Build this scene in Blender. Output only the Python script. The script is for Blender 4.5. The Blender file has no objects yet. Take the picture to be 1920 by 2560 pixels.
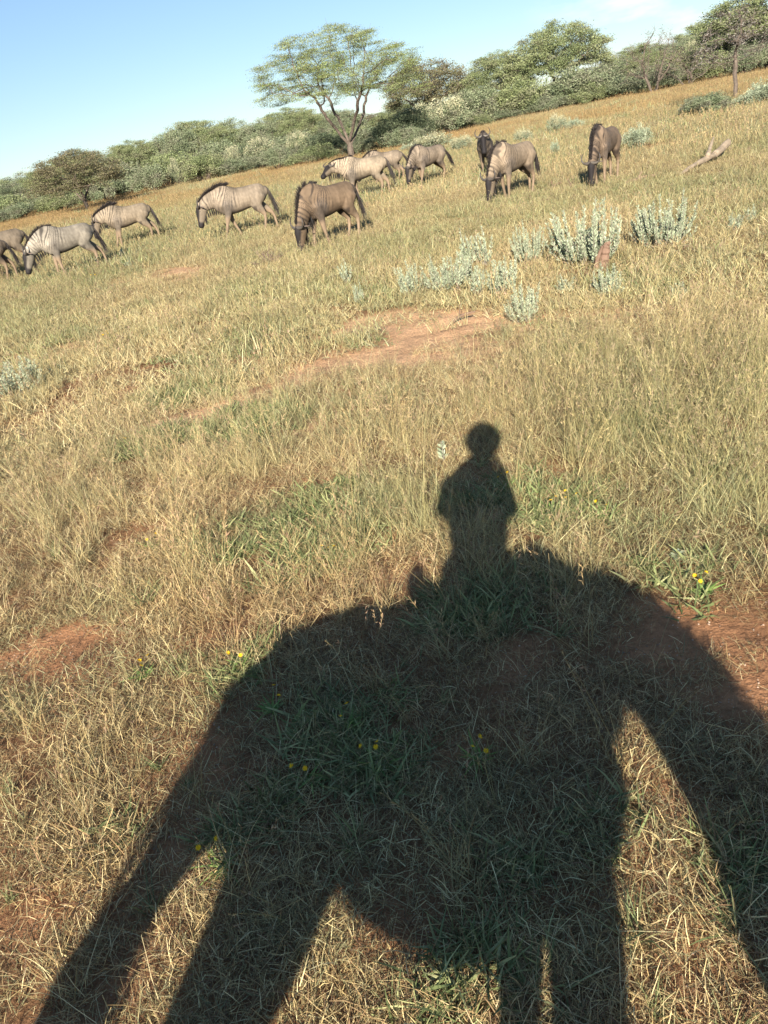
import bpy, math, random
import numpy as np
from mathutils import Vector, Matrix
from math import radians, sin, cos, tan, pi, atan2, sqrt

SC = bpy.context.scene
COL = SC.collection

# ------------------------------------------------------------------ camera
F_PX, CAM_H = 1920.0, 2.2           # focal length in pixels of the 1920x2560 photograph
ROLL, PITCH = radians(11.5), radians(26.7)
FWD = np.array([0, cos(PITCH), -sin(PITCH)])
U0 = np.array([0, sin(PITCH), cos(PITCH)]); R0 = np.array([1.0, 0, 0])
RGT = R0 * cos(ROLL) - U0 * sin(ROLL)
UPV = U0 * cos(ROLL) + R0 * sin(ROLL)
CAM = np.array([0, 0, CAM_H])
cam_d = bpy.data.cameras.new('camera'); cam = bpy.data.objects.new('camera', cam_d); COL.objects.link(cam)
cam_d.sensor_fit = 'VERTICAL'; cam_d.sensor_height = 36; cam_d.sensor_width = 27; cam_d.lens = 27
cam_d.clip_start = 0.02; cam_d.clip_end = 5000
cam.matrix_world = Matrix(((RGT[0], UPV[0], -FWD[0], 0), (RGT[1], UPV[1], -FWD[1], 0), (RGT[2], UPV[2], -FWD[2], CAM_H), (0, 0, 0, 1)))
SC.camera = cam

# ------------------------------------------------------------------ light
SUN_EL = radians(23.57); SUN_TRAVEL = radians(9.04)     # light travels towards this azimuth (from +y towards +x)
world = bpy.data.worlds.new('World'); SC.world = world; world.use_nodes = True
wn = world.node_tree; wn.nodes.clear()
def N(nt, typ, **kw):
    n = nt.nodes.new(typ)
    for k, v in kw.items(): setattr(n, k, v)
    return n
sky = N(wn, 'ShaderNodeTexSky', sky_type='NISHITA', sun_disc=False, sun_elevation=SUN_EL, sun_rotation=SUN_TRAVEL + pi)
sky.air_density = 1.0; sky.dust_density = 0.0; sky.ozone_density = 2.5; sky.altitude = 600
bg = N(wn, 'ShaderNodeBackground'); bg.inputs[1].default_value = 0.12
wo = N(wn, 'ShaderNodeOutputWorld')
# thin clouds low on the right
tc = N(wn, 'ShaderNodeTexCoord'); mp = N(wn, 'ShaderNodeMapping'); mp.inputs['Scale'].default_value = (7, 7, 22)
nz = N(wn, 'ShaderNodeTexNoise'); nz.inputs['Scale'].default_value = 1.6; nz.inputs['Detail'].default_value = 6; nz.inputs['Roughness'].default_value = 0.55
rp = N(wn, 'ShaderNodeValToRGB'); rp.color_ramp.elements[0].position = 0.50; rp.color_ramp.elements[1].position = 0.72
sep = N(wn, 'ShaderNodeSeparateXYZ')
mrx = N(wn, 'ShaderNodeMapRange'); mrx.inputs['From Min'].default_value = 0.25; mrx.inputs['From Max'].default_value = 0.36
mrz = N(wn, 'ShaderNodeMapRange'); mrz.inputs['From Min'].default_value = 0.17; mrz.inputs['From Max'].default_value = 0.10
m1 = N(wn, 'ShaderNodeMath', operation='MULTIPLY'); m2 = N(wn, 'ShaderNodeMath', operation='MULTIPLY')
mix = N(wn, 'ShaderNodeMix', data_type='RGBA'); mix.inputs['B'].default_value = (4.3, 4.3, 4.5, 1)
L = wn.links.new
L(tc.outputs['Generated'], mp.inputs['Vector']); L(mp.outputs[0], nz.inputs['Vector']); L(nz.outputs['Fac'], rp.inputs[0])
L(tc.outputs['Generated'], sep.inputs[0]); L(sep.outputs['X'], mrx.inputs['Value']); L(sep.outputs['Z'], mrz.inputs['Value'])
L(rp.outputs[0], m1.inputs[0]); L(mrx.outputs[0], m1.inputs[1]); L(m1.outputs[0], m2.inputs[0]); L(mrz.outputs[0], m2.inputs[1])
tintn = N(wn, 'ShaderNodeVectorMath', operation='MULTIPLY'); tintn.inputs[1].default_value = (0.66, 0.77, 0.88); gam = N(wn, 'ShaderNodeGamma'); gam.inputs[1].default_value = 0.72; L(sky.outputs[0], gam.inputs[0]); L(gam.outputs[0], tintn.inputs[0]); L(tintn.outputs[0], mix.inputs['A']); L(m2.outputs[0], mix.inputs['Factor']); L(mix.outputs['Result'], bg.inputs[0]); L(bg.outputs[0], wo.inputs[0])

SDIR = np.array([sin(SUN_TRAVEL) * cos(SUN_EL), cos(SUN_TRAVEL) * cos(SUN_EL), -sin(SUN_EL)])
sun_d = bpy.data.lights.new('sun', 'SUN'); sun = bpy.data.objects.new('sun', sun_d); COL.objects.link(sun)
sun_d.energy = 5.0; sun_d.angle = radians(0.55); sun_d.color = (1.0, 0.92, 0.79)
sun.location = (0, -20, 20); sun.rotation_euler = Vector(SDIR).to_track_quat('-Z', 'Y').to_euler()
SC.view_settings.view_transform = 'Standard'; SC.view_settings.look = 'None'
SC.view_settings.exposure = 1.12; SC.view_settings.gamma = 1.0
SC.cycles.max_bounces = 5; SC.cycles.diffuse_bounces = 2; SC.cycles.glossy_bounces = 2; SC.cycles.transmission_bounces = 2
SC.cycles.transparent_max_bounces = 4

# ------------------------------------------------------------------ helpers
rng = np.random.default_rng(7)
def ray(x, y):
    d = FWD + RGT * (x - 960) / F_PX - UPV * (y - 1280) / F_PX
    return d / np.linalg.norm(d)
def gnd(x, y):
    d = ray(x, y); t = -CAM_H / d[2]; return CAM + d * t

def _hash(i, j, s):
    n = (i * 374761393 + j * 668265263 + s * 982451653) & 0x7fffffff
    n = ((n ^ (n >> 13)) * 1274126177) & 0x7fffffff
    return ((n ^ (n >> 16)) & 0xffff) / 65535.0
def vnoise(x, y, s=0):
    x = np.asarray(x, float); y = np.asarray(y, float)
    i = np.floor(x).astype(np.int64); j = np.floor(y).astype(np.int64)
    fx = x - i; fy = y - j; fx = fx * fx * (3 - 2 * fx); fy = fy * fy * (3 - 2 * fy)
    a = _hash(i, j, s); b = _hash(i + 1, j, s); c = _hash(i, j + 1, s); d = _hash(i + 1, j + 1, s)
    return (a * (1 - fx) + b * fx) * (1 - fy) + (c * (1 - fx) + d * fx) * fy
def fbm(x, y, s=0, o=4):
    v = 0; a = 0.5; t = 0
    for k in range(o):
        v = v + a * vnoise(np.asarray(x) * 2 ** k, np.asarray(y) * 2 ** k, s + k * 17); t += a; a *= 0.5
    return v / t
def H(x, y):
    return 0.10 * (fbm(np.asarray(x) / 2.6, np.asarray(y) / 2.6, 3, 3) - 0.5) + 0.035 * (fbm(np.asarray(x) / 0.35, np.asarray(y) / 0.35, 9, 3) - 0.5)
def smooth(a, b, x):
    t = np.clip((np.asarray(x, float) - a) / (b - a), 0, 1); return t * t * (3 - 2 * t)

def mesh_np(name, V, Fq, mat, col=None, smooth_=False):
    """V (n,3); Fq list of arrays of faces with 3 or 4 indices"""
    me = bpy.data.meshes.new(name)
    if not isinstance(Fq, (list, tuple)): Fq = [Fq]
    V = np.asarray(V, np.float32)
    idx = np.concatenate([np.asarray(f, np.int32).ravel() for f in Fq if len(f)])
    cnt = np.concatenate([np.full(len(f), np.asarray(f).shape[1], np.int32) for f in Fq if len(f)])
    me.vertices.add(len(V)); me.vertices.foreach_set('co', V.ravel())
    me.loops.add(len(idx)); me.loops.foreach_set('vertex_index', idx)
    me.polygons.add(len(cnt)); st = np.concatenate([[0], np.cumsum(cnt)[:-1]]).astype(np.int32)
    me.polygons.foreach_set('loop_start', st)
    me.polygons.foreach_set('use_smooth', np.full(len(cnt), smooth_))
    me.update(calc_edges=True)
    if col is not None:
        a = me.attributes.new('col', 'FLOAT_COLOR', 'POINT')
        c = np.ones((len(V), 4), np.float32); c[:, :3] = col; a.data.foreach_set('color', c.ravel())
    if mat is not None: me.materials.append(mat)
    return me
def link(name, me, parent=None):
    o = bpy.data.objects.new(name, me); COL.objects.link(o)
    if parent is not None: o.parent = parent
    return o
def empty(name, loc, rz=0):
    o = bpy.data.objects.new(name, None); COL.objects.link(o); o.location = loc; o.rotation_euler = (0, 0, rz)
    o.empty_display_size = 0.2
    return o
def tag(o, label=None, cat=None, group=None, kind=None):
    for k, v in (('label', label), ('category', cat), ('group', group), ('kind', kind)):
        if v: o[k] = v
    return o
def copy_tree(o, kids, parent=None):
    c = o.copy(); COL.objects.link(c); c.parent = parent
    for ch in kids.get(o.name, []): copy_tree(ch, kids, c)
    return c

# ------------------------------------------------------------------ materials
def mat_col(name, rough=0.75, noise=0.25, nscale=6, inst=False, spec=0.2, bump=0.0, trans=0.0, base=None, sheen=0):
    m = bpy.data.materials.new(name); m.use_nodes = True; nt = m.node_tree; nt.nodes.clear(); l = nt.links.new
    p = N(nt, 'ShaderNodeBsdfPrincipled'); out = N(nt, 'ShaderNodeOutputMaterial')
    p.inputs['Roughness'].default_value = rough; p.inputs['Specular IOR Level'].default_value = spec
    if base is None:
        a = N(nt, 'ShaderNodeAttribute', attribute_name='col'); src = a.outputs['Color']
    else:
        a = N(nt, 'ShaderNodeRGB'); a.outputs[0].default_value = (*base, 1); src = a.outputs[0]
    tcn = N(nt, 'ShaderNodeTexCoord'); no = N(nt, 'ShaderNodeTexNoise'); no.inputs['Scale'].default_value = nscale; no.inputs['Detail'].default_value = 5
    l(tcn.outputs['Object'], no.inputs['Vector'])
    mr = N(nt, 'ShaderNodeMapRange'); mr.inputs['From Min'].default_value = 0.3; mr.inputs['From Max'].default_value = 0.7
    mr.inputs['To Min'].default_value = 1 - noise; mr.inputs['To Max'].default_value = 1 + noise
    l(no.outputs['Fac'], mr.inputs['Value'])
    vm = N(nt, 'ShaderNodeVectorMath', operation='SCALE'); l(src, vm.inputs[0]); l(mr.outputs[0], vm.inputs['Scale']); src = vm.outputs[0]
    if inst:
        it = N(nt, 'ShaderNodeAttribute', attribute_name='tint', attribute_type='INSTANCER')
        v2 = N(nt, 'ShaderNodeVectorMath', operation='MULTIPLY'); l(src, v2.inputs[0]); l(it.outputs['Color'], v2.inputs[1]); src = v2.outputs[0]
    l(src, p.inputs['Base Color'])
    if bump:
        b = N(nt, 'ShaderNodeBump'); b.inputs['Strength'].default_value = bump; b.inputs['Distance'].default_value = 0.03
        n2 = N(nt, 'ShaderNodeTexNoise'); n2.inputs['Scale'].default_value = nscale * 5; n2.inputs['Detail'].default_value = 4
        l(tcn.outputs['Object'], n2.inputs['Vector']); l(n2.outputs['Fac'], b.inputs['Height']); l(b.outputs[0], p.inputs['Normal'])
    if trans:
        t = N(nt, 'ShaderNodeBsdfTranslucent'); l(src, t.inputs['Color']); ms = N(nt, 'ShaderNodeMixShader'); ms.inputs[0].default_value = trans
        l(p.outputs[0], ms.inputs[1]); l(t.outputs[0], ms.inputs[2]); l(ms.outputs[0], out.inputs[0])
    else: l(p.outputs[0], out.inputs[0])
    return m
M_GRASS = mat_col('grass_blades', 0.6, 0.15, 9, inst=True, spec=0.25, trans=0.12)
M_LEAF = mat_col('leaves', 0.65, 0.25, 1.2, spec=0.2, trans=0.15)
M_SILVER = mat_col('silvery_leaves', 0.8, 0.12, 8, spec=0.15, trans=0.1)
M_BARK = mat_col('bark', 0.9, 0.3, 5, spec=0.1, bump=0.6)
M_COAT = mat_col('animal_coat', 0.7, 0.14, 14, spec=0.25, bump=0.25)
M_HAIR = mat_col('hair', 0.6, 0.2, 20, spec=0.3)
M_HORN = mat_col('horn', 0.45, 0.2, 25, spec=0.4)
M_CLOTH = mat_col('cloth', 0.85, 0.1, 30, spec=0.1, bump=0.1)

def ground_material():
    m = bpy.data.materials.new('red_soil'); m.use_nodes = True; nt = m.node_tree; nt.nodes.clear(); l = nt.links.new
    p = N(nt, 'ShaderNodeBsdfPrincipled'); out = N(nt, 'ShaderNodeOutputMaterial'); p.inputs['Roughness'].default_value = 0.95; p.inputs['Specular IOR Level'].default_value = 0.1
    g = N(nt, 'ShaderNodeNewGeometry')
    a = N(nt, 'ShaderNodeAttribute', attribute_name='col')
    n1 = N(nt, 'ShaderNodeTexNoise'); n1.inputs['Scale'].default_value = 2.2; n1.inputs['Detail'].default_value = 8; n1.inputs['Roughness'].default_value = 0.65
    n2 = N(nt, 'ShaderNodeTexNoise'); n2.inputs['Scale'].default_value = 38; n2.inputs['Detail'].default_value = 6; n2.inputs['Roughness'].default_value = 0.7
    l(g.outputs['Position'], n1.inputs['Vector']); l(g.outputs['Position'], n2.inputs['Vector'])
    mr = N(nt, 'ShaderNodeMapRange'); mr.inputs['From Min'].default_value = 0.3; mr.inputs['From Max'].default_value = 0.7; mr.inputs['To Min'].default_value = 0.65; mr.inputs['To Max'].default_value = 1.3
    m2 = N(nt, 'ShaderNodeMapRange'); m2.inputs['From Min'].default_value = 0.3; m2.inputs['From Max'].default_value = 0.7; m2.inputs['To Min'].default_value = 0.7; m2.inputs['To Max'].default_value = 1.25
    l(n1.outputs['Fac'], mr.inputs['Value']); l(n2.outputs['Fac'], m2.inputs['Value'])
    mm = N(nt, 'ShaderNodeMath', operation='MULTIPLY'); l(mr.outputs[0], mm.inputs[0]); l(m2.outputs[0], mm.inputs[1])
    v = N(nt, 'ShaderNodeVectorMath', operation='SCALE'); l(a.outputs['Color'], v.inputs[0]); l(mm.outputs[0], v.inputs['Scale'])
    # pale grit
    vo = N(nt, 'ShaderNodeTexVoronoi'); vo.inputs['Scale'].default_value = 55; l(g.outputs['Position'], vo.inputs['Vector'])
    lt = N(nt, 'ShaderNodeMath', operation='LESS_THAN'); lt.inputs[1].default_value = 0.13; l(vo.outputs['Distance'], lt.inputs[0])
    gt = N(nt, 'ShaderNodeMath', operation='GREATER_THAN'); gt.inputs[1].default_value = 0.52; l(n1.outputs['Fac'], gt.inputs[0])
    mu = N(nt, 'ShaderNodeMath', operation='MULTIPLY'); l(lt.outputs[0], mu.inputs[0]); l(gt.outputs[0], mu.inputs[1])
    mx = N(nt, 'ShaderNodeMix', data_type='RGBA'); l(mu.outputs[0], mx.inputs['Factor']); l(v.outputs[0], mx.inputs['A']); mx.inputs['B'].default_value = (0.5, 0.4, 0.3, 1)
    l(mx.outputs['Result'], p.inputs['Base Color'])
    b = N(nt, 'ShaderNodeBump'); b.inputs['Strength'].default_value = 0.9; b.inputs['Distance'].default_value = 0.03; l(n2.outputs['Fac'], b.inputs['Height'])
    b2 = N(nt, 'ShaderNodeBump'); b2.inputs['Strength'].default_value = 0.8; b2.inputs['Distance'].default_value = 0.12; l(n1.outputs['Fac'], b2.inputs['Height']); l(b.outputs[0], b2.inputs['Normal'])
    l(b2.outputs[0], p.inputs['Normal']); l(p.outputs[0], out.inputs[0])
    return m

# ------------------------------------------------------------------ bare soil mask (positions of the open sandy places)
BARE = []   # (cx, cy, ax, ay, ang, strength)
def bare_seg(x0, y0, x1, y1, w, s=1.0):
    a = gnd(x0, y0)[:2]; b = gnd(x1, y1)[:2]; BARE.append((a, b, w, s))
bare_seg(320, 1080, 480, 1045, 0.13, .9); bare_seg(480, 1045, 620, 1000, 0.22, 1.0); bare_seg(620, 1000, 760, 950, 0.20, 1.0); bare_seg(790, 925, 860, 905, 0.34, .95); bare_seg(860, 905, 1060, 880, 0.40, .95)
bare_seg(1060, 885, 1230, 868, 0.35, 0.7)
bare_seg(900, 825, 1190, 798, 0.42, 1.0); bare_seg(1350, 810, 1620, 775, 0.36, 0.85); bare_seg(100, 880, 150, 872, 0.5, 0.7)
bare_seg(360, 690, 480, 682, 0.7, 0.8)
bare_seg(-40, 1660, 130, 1650, 0.22, 1.0); bare_seg(1760, 1620, 1960, 1650, 0.26, 1.0); bare_seg(1350, 1840, 1550, 1800, 0.1, 0.7)
bare_seg(1230, 1190, 1420, 1170, 0.12, 0.6); bare_seg(1750, 1080, 1960, 1090, 0.3, 0.6); bare_seg(0, 1560, 40, 1500, 0.1, 0.7)
bare_seg(400, 2180, 560, 2120, 0.10, 0.8); bare_seg(330, 2450, 420, 2150, 0.10, 0.8); bare_seg(0, 2330, 120, 2300, 0.10, 0.8); bare_seg(1020, 1900, 1150, 1880, 0.07, 0.6)
bare_seg(1600, 1900, 1640, 2100, 0.08, 0.6); bare_seg(1480, 2350, 1650, 2330, 0.08, 0.6); bare_seg(880, 2250, 960, 2400, 0.10, 0.5)
def bare(x, y):
    x = np.asarray(x, float); y = np.asarray(y, float); m = np.zeros_like(x)
    wob = (fbm(x / 0.55, y / 0.55, 21, 4) - 0.5)
    for a, b, w, s in BARE:
        d = b - a; L2 = d @ d + 1e-9
        t = np.clip(((x - a[0]) * d[0] + (y - a[1]) * d[1]) / L2, 0, 1)
        ds = np.hypot(x - a[0] - t * d[0], y - a[1] - t * d[1])
        m = np.maximum(m, s * smooth(w * 1.7, w * 0.7, ds + wob * (w * 2.2 + .12)))
    r = np.hypot(x, y)
    sm = smooth(0.62, 0.78, fbm(x / 0.45 + 31, y / 0.45, 33, 4)) * smooth(30, 4, r) * 0.7
    return np.clip(np.maximum(m, sm), 0, 1)

def build_ground():
    nr, na = 330, 540
    r = np.concatenate([[0.0], np.geomspace(0.25, 1600, nr)]); th = np.linspace(0, 2 * pi, na, endpoint=False)
    X = np.outer(r, np.sin(th)); Y = np.outer(r, np.cos(th)); Z = H(X, Y) * smooth(200, 60, np.hypot(X, Y))
    V = np.stack([X, Y, Z], -1).reshape(-1, 3)
    i = np.arange(nr)[:, None]; j = np.arange(na)[None, :]; j2 = (j + 1) % na
    Fq = np.stack(np.broadcast_arrays(i * na + j, (i + 1) * na + j, (i + 1) * na + j2, i * na + j2), -1).reshape(-1, 4)[:, ::-1]
    x, y = V[:, 0], V[:, 1]; b = bare(x, y)[:, None]
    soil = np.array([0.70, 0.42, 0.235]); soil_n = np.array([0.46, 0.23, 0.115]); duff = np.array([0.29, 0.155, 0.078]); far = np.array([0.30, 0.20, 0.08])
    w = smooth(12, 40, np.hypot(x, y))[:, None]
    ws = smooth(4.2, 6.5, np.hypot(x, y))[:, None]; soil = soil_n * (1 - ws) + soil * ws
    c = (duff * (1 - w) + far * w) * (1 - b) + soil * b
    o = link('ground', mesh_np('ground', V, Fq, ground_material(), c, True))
    tag(o, kind='structure')
build_ground()

# ------------------------------------------------------------------ grass
def blades(n, spread, Lr, lean, curve, w, cols, cw=None, segs=3, tip=0.25, seed=0, jit=0.12, lift=0.0, disc=True, kink=0.0):
    """n ribbon blades round the origin: returns V, F, C"""
    g = np.random.default_rng(seed)
    rr = spread * np.sqrt(g.random(n)) if disc else spread * g.random(n) ** 1.5
    a0 = g.random(n) * 2 * pi
    root = np.stack([rr * np.cos(a0), rr * np.sin(a0), g.random(n) * lift - 0.01], -1)
    az = g.random(n) * 2 * pi; Ln = g.uniform(*Lr, n)
    le = g.uniform(*lean, n); cu = g.uniform(*curve, n)      # lean: angle from vertical at the root (rad); curve: extra by the tip
    t = np.linspace(0, 1, segs + 1)
    ang = le[:, None] + cu[:, None] * t[None, :] ** 1.3
    azz = az[:, None] + (kink * (g.random((n, segs + 1)) - 0.5)).cumsum(1)
    ds = Ln[:, None] / segs
    dx = np.sin(ang) * np.cos(azz) * ds; dy = np.sin(ang) * np.sin(azz) * ds; dz = np.cos(ang) * ds
    P = np.zeros((n, segs + 1, 3))
    P[:, 1:, 0] = dx[:, 1:].cumsum(1); P[:, 1:, 1] = dy[:, 1:].cumsum(1); P[:, 1:, 2] = dz[:, 1:].cumsum(1)
    P += root[:, None, :]
    P[:, :, 2] = np.maximum(P[:, :, 2], 0.004 + 0.01 * g.random((n, 1)))
    P[:, 0, 2] -= 0.01
    fa = g.random(n) * pi
    wv = np.stack([np.cos(fa), np.sin(fa), g.uniform(-0.5, 0.5, n)], -1)
    wd = g.uniform(*w, n)[:, None] * (1 - (1 - tip) * t[None, :] ** 1.5)
    A = P - wv[:, None, :] * wd[:, :, None] * 0.5; B = P + wv[:, None, :] * wd[:, :, None] * 0.5
    V = np.stack([A, B], 2).reshape(-1, 3)
    base = (np.arange(n) * (segs + 1) * 2)[:, None] + np.arange(segs)[None, :] * 2
    Fq = np.stack([base, base + 1, base + 3, base + 2], -1).reshape(-1, 4)
    cols = np.asarray(cols, float); ci = g.choice(len(cols), n, p=cw)
    C = cols[ci] * g.uniform(1 - jit * 2, 1 + jit * 2, (n, 1))
    C = np.repeat(C[:, None, :], (segs + 1) * 2, 1).reshape(-1, 3)
    return V, Fq, C
def heads(n, spread, hz, size, cols, seed, w=(0.003, 0.006), stemw=0.0016, stemcol=(0.42, 0.34, 0.18), lean=(0.0, 0.35), k=9):
    """flowering grass stems: stem plus a spindly seed head"""
    g = np.random.default_rng(seed)
    Vs, Fs, Cs = [], [], []; off = 0
    V, Fq, C = blades(n, spread, hz, lean, (0.0, 0.5), (stemw, stemw * 1.4), [stemcol], segs=4, tip=0.6, seed=seed, jit=0.15)
    P = V.reshape(n, 5, 2, 3).mean(2)
    Vs.append(V); Fs.append(Fq); Cs.append(C); off += len(V)
    cols = np.asarray(cols, float)
    for i in range(n):
        tip = P[i, 4]; d = P[i, 4] - P[i, 3]; d /= np.linalg.norm(d) + 1e-9; c = cols[g.integers(len(cols))] * g.uniform(0.75, 1.25)
        for q in range(k):
            s = tip - d * size * g.random() * 1.6
            dr = d * g.uniform(0.4, 1) + g.normal(0, 0.35, 3); dr /= np.linalg.norm(dr)
            e = s + dr * size * g.uniform(0.25, 0.6); wv = g.normal(0, 1, 3); wv -= dr * (wv @ dr); wv /= np.linalg.norm(wv); ww = g.uniform(*w)
            mid = (s + e) / 2
            Vs.append(np.array([s, mid - wv * ww / 2, e, mid + wv * ww / 2])); Fs.append(np.array([[0, 1, 2, 3]]) + off); Cs.append(np.tile(c, (4, 1))); off += 4
    return np.concatenate(Vs), np.concatenate(Fs), np.concatenate(Cs)
def merge(parts):
    Vs, Fs, Cs = [], [], []; off = 0
    for V, Fq, C in parts:
        Vs.append(V); Fs.append(Fq + off); Cs.append(C); off += len(V)
    return np.concatenate(Vs), np.concatenate(Fs), np.concatenate(Cs)

STRAW = [(0.60, 0.48, 0.28), (0.52, 0.40, 0.22), (0.40, 0.29, 0.16), (0.70, 0.60, 0.39), (0.29, 0.20, 0.12)]
GREYG = [(0.31, 0.30, 0.18), (0.38, 0.355, 0.215), (0.25, 0.25, 0.155)]
GREEN = [(0.17, 0.205, 0.08), (0.24, 0.265, 0.11), (0.14, 0.17, 0.07), (0.33, 0.33, 0.15)]
SEED = [(0.42, 0.30, 0.20), (0.52, 0.38, 0.22), (0.36, 0.24, 0.18)]

def scatter_group():
    ng = bpy.data.node_groups.new('scatter', 'GeometryNodeTree')
    ng.interface.new_socket('Geometry', in_out='INPUT', socket_type='NodeSocketGeometry')
    ng.interface.new_socket('Geometry', in_out='OUTPUT', socket_type='NodeSocketGeometry')
    return ng
def scatter(name, pts, rot, scl, idx, tint, protos, label, cat):
    pc = bpy.data.collections.new(name + '_source')           # never linked to the scene
    for k, (V, Fq, C) in enumerate(protos):
        pc.objects.link(bpy.data.objects.new('%s_piece_%02d' % (name, k), mesh_np(name + '_piece', V, Fq, M_GRASS, C)))
    me = bpy.data.meshes.new(name); n = len(pts)
    me.vertices.add(n); me.vertices.foreach_set('co', np.asarray(pts, np.float32).ravel())
    a = me.attributes.new('rot', 'FLOAT_VECTOR', 'POINT'); a.data.foreach_set('vector', np.asarray(rot, np.float32).ravel())
    a = me.attributes.new('scl', 'FLOAT_VECTOR', 'POINT'); a.data.foreach_set('vector', np.asarray(scl, np.float32).ravel())
    a = me.attributes.new('idx', 'INT', 'POINT'); a.data.foreach_set('value', np.asarray(idx, np.int32))
    a = me.attributes.new('tint', 'FLOAT_COLOR', 'POINT'); a.data.foreach_set('color', np.concatenate([tint, np.ones((n, 1))], 1).astype(np.float32).ravel())
    me.materials.append(M_GRASS)
    o = link(name, me)
    ng = scatter_group(); l = ng.links.new
    gi = N(ng, 'NodeGroupInput'); go = N(ng, 'NodeGroupOutput'); ip = N(ng, 'GeometryNodeInstanceOnPoints'); ci = N(ng, 'GeometryNodeCollectionInfo')
    ci.inputs['Collection'].default_value = pc; ci.inputs['Separate Children'].default_value = True; ci.inputs['Reset Children'].default_value = True
    def na(nm, t):
        q = N(ng, 'GeometryNodeInputNamedAttribute', data_type=t); q.inputs['Name'].default_value = nm; return q
    r_, s_, i_ = na('rot', 'FLOAT_VECTOR'), na('scl', 'FLOAT_VECTOR'), na('idx', 'INT'); er = N(ng, 'FunctionNodeEulerToRotation')
    ip.inputs['Pick Instance'].default_value = True
    l(gi.outputs[0], ip.inputs['Points']); l(ci.outputs[0], ip.inputs['Instance']); l(i_.outputs['Attribute'], ip.inputs['Instance Index'])
    l(r_.outputs['Attribute'], er.inputs[0]); l(er.outputs[0], ip.inputs['Rotation']); l(s_.outputs['Attribute'], ip.inputs['Scale']); l(ip.outputs[0], go.inputs[0])
    md = o.modifiers.new('scatter', 'NODES'); md.node_group = ng
    tag(o, label, cat, kind='stuff')
    return o

def sector(dens, r0, r1, half=39):
    """random points in the fan in front of the camera (dens per m2), plus a small apron all round the feet"""
    A = radians(half); area = A * (r1 ** 2 - r0 ** 2); n = int(area * dens)
    r = np.sqrt(rng.random(n) * (r1 ** 2 - r0 ** 2) + r0 ** 2); a = rng.uniform(-A, A, n)
    return r * np.sin(a), r * np.cos(a)
def greenness(x, y):      # 0 dry .. 1 green
    return smooth(0.36, 0.68, 0.55 * fbm(x / 3.2 + 5, y / 3.2, 41, 4) + 0.45 * fbm(x / 0.9, y / 0.9 + 7, 43, 3))
GREEN_SPOTS = [(gnd(px, py)[:2], rad) for px, py, rad in [(700, 1290, .34), (820, 1360, .36), (560, 1360, .22), (740, 1430, .2), (1270, 1230, .26), (1420, 1260, .34), (1180, 1240, .2), (600, 1060, .5),
               (360, 1110, .4), (480, 980, .5), (1120, 1560, .22), (1280, 1520, .2), (860, 1830, .2), (740, 1960, .2), (960, 1900, .16), (560, 2080, .1), (600, 1680, .12), (220, 690, 1.6), (300, 660, 1.4), (1370, 480, 1.6), (620, 320, 4),
               (540, 455, 2.4), (1270, 2150, .10), (1500, 2100, .10), (1700, 1450, .25), (1250, 2230, .08), (1870, 2180, .14), (270, 2100, .08), (930, 740, .6), (240, 830, .7), (560, 880, .6), (830, 1240, .25), (1640, 1060, .2), (1560, 700, .7), (1250, 2450, .15), (1050, 2500, .15)]]
def gspot(x, y):
    m = np.zeros_like(x)
    for c, rad in GREEN_SPOTS:
        d = np.hypot(x - c[0], y - c[1]) + (fbm(x / rad, y / rad, 71, 3) - 0.5) * rad * 1.2
        m = np.maximum(m, smooth(rad * 1.25, rad * 0.6, d))
    return m
def field_tint(x, y, amt=1.0):
    r = np.hypot(x, y); g = greenness(x, y)
    nr = smooth(7, 3, r)[:, None]; dry = np.array([0.98, 0.98, 0.87]) * (1 - nr) + np.array([1.05, 0.95, 0.80]) * nr; grn = np.array([0.80, 0.90, 0.76])
    c = dry * (1 - g[:, None]) + grn * g[:, None]
    rd = (smooth(34, 60, r) * smooth(0.35, 0.6, fbm(x / 9, y / 14, 51, 3)))[:, None] * np.array([1.0]); rd = np.clip(rd + (smooth(30, 55, r) * smooth(0.12, 0.5, x / np.maximum(y, 1)))[:, None] * 0.7, 0, 1)
    c = c * (1 - rd) + np.array([0.90, 0.78, 0.60]) * rd
    c = c * (1 - 0.20 * smooth(7, 20, r))[:, None]
    c = c * (0.82 + 0.36 * fbm(x / 1.3, y / 1.3, 55, 3))[:, None]
    return c * rng.uniform(0.85, 1.15, (len(x), 1))
def place(x, y, smin, smax, tilt=0.12, zs=(0.8, 1.25)):
    n = len(x); s = rng.uniform(smin, smax, n)
    pts = np.stack([x, y, H(x, y)], -1); rot = np.stack([rng.normal(0, tilt, n), rng.normal(0, tilt, n), rng.uniform(0, 2 * pi, n)], -1)
    return pts, rot, np.stack([s, s, s * rng.uniform(*zs, n)], -1)

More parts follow.
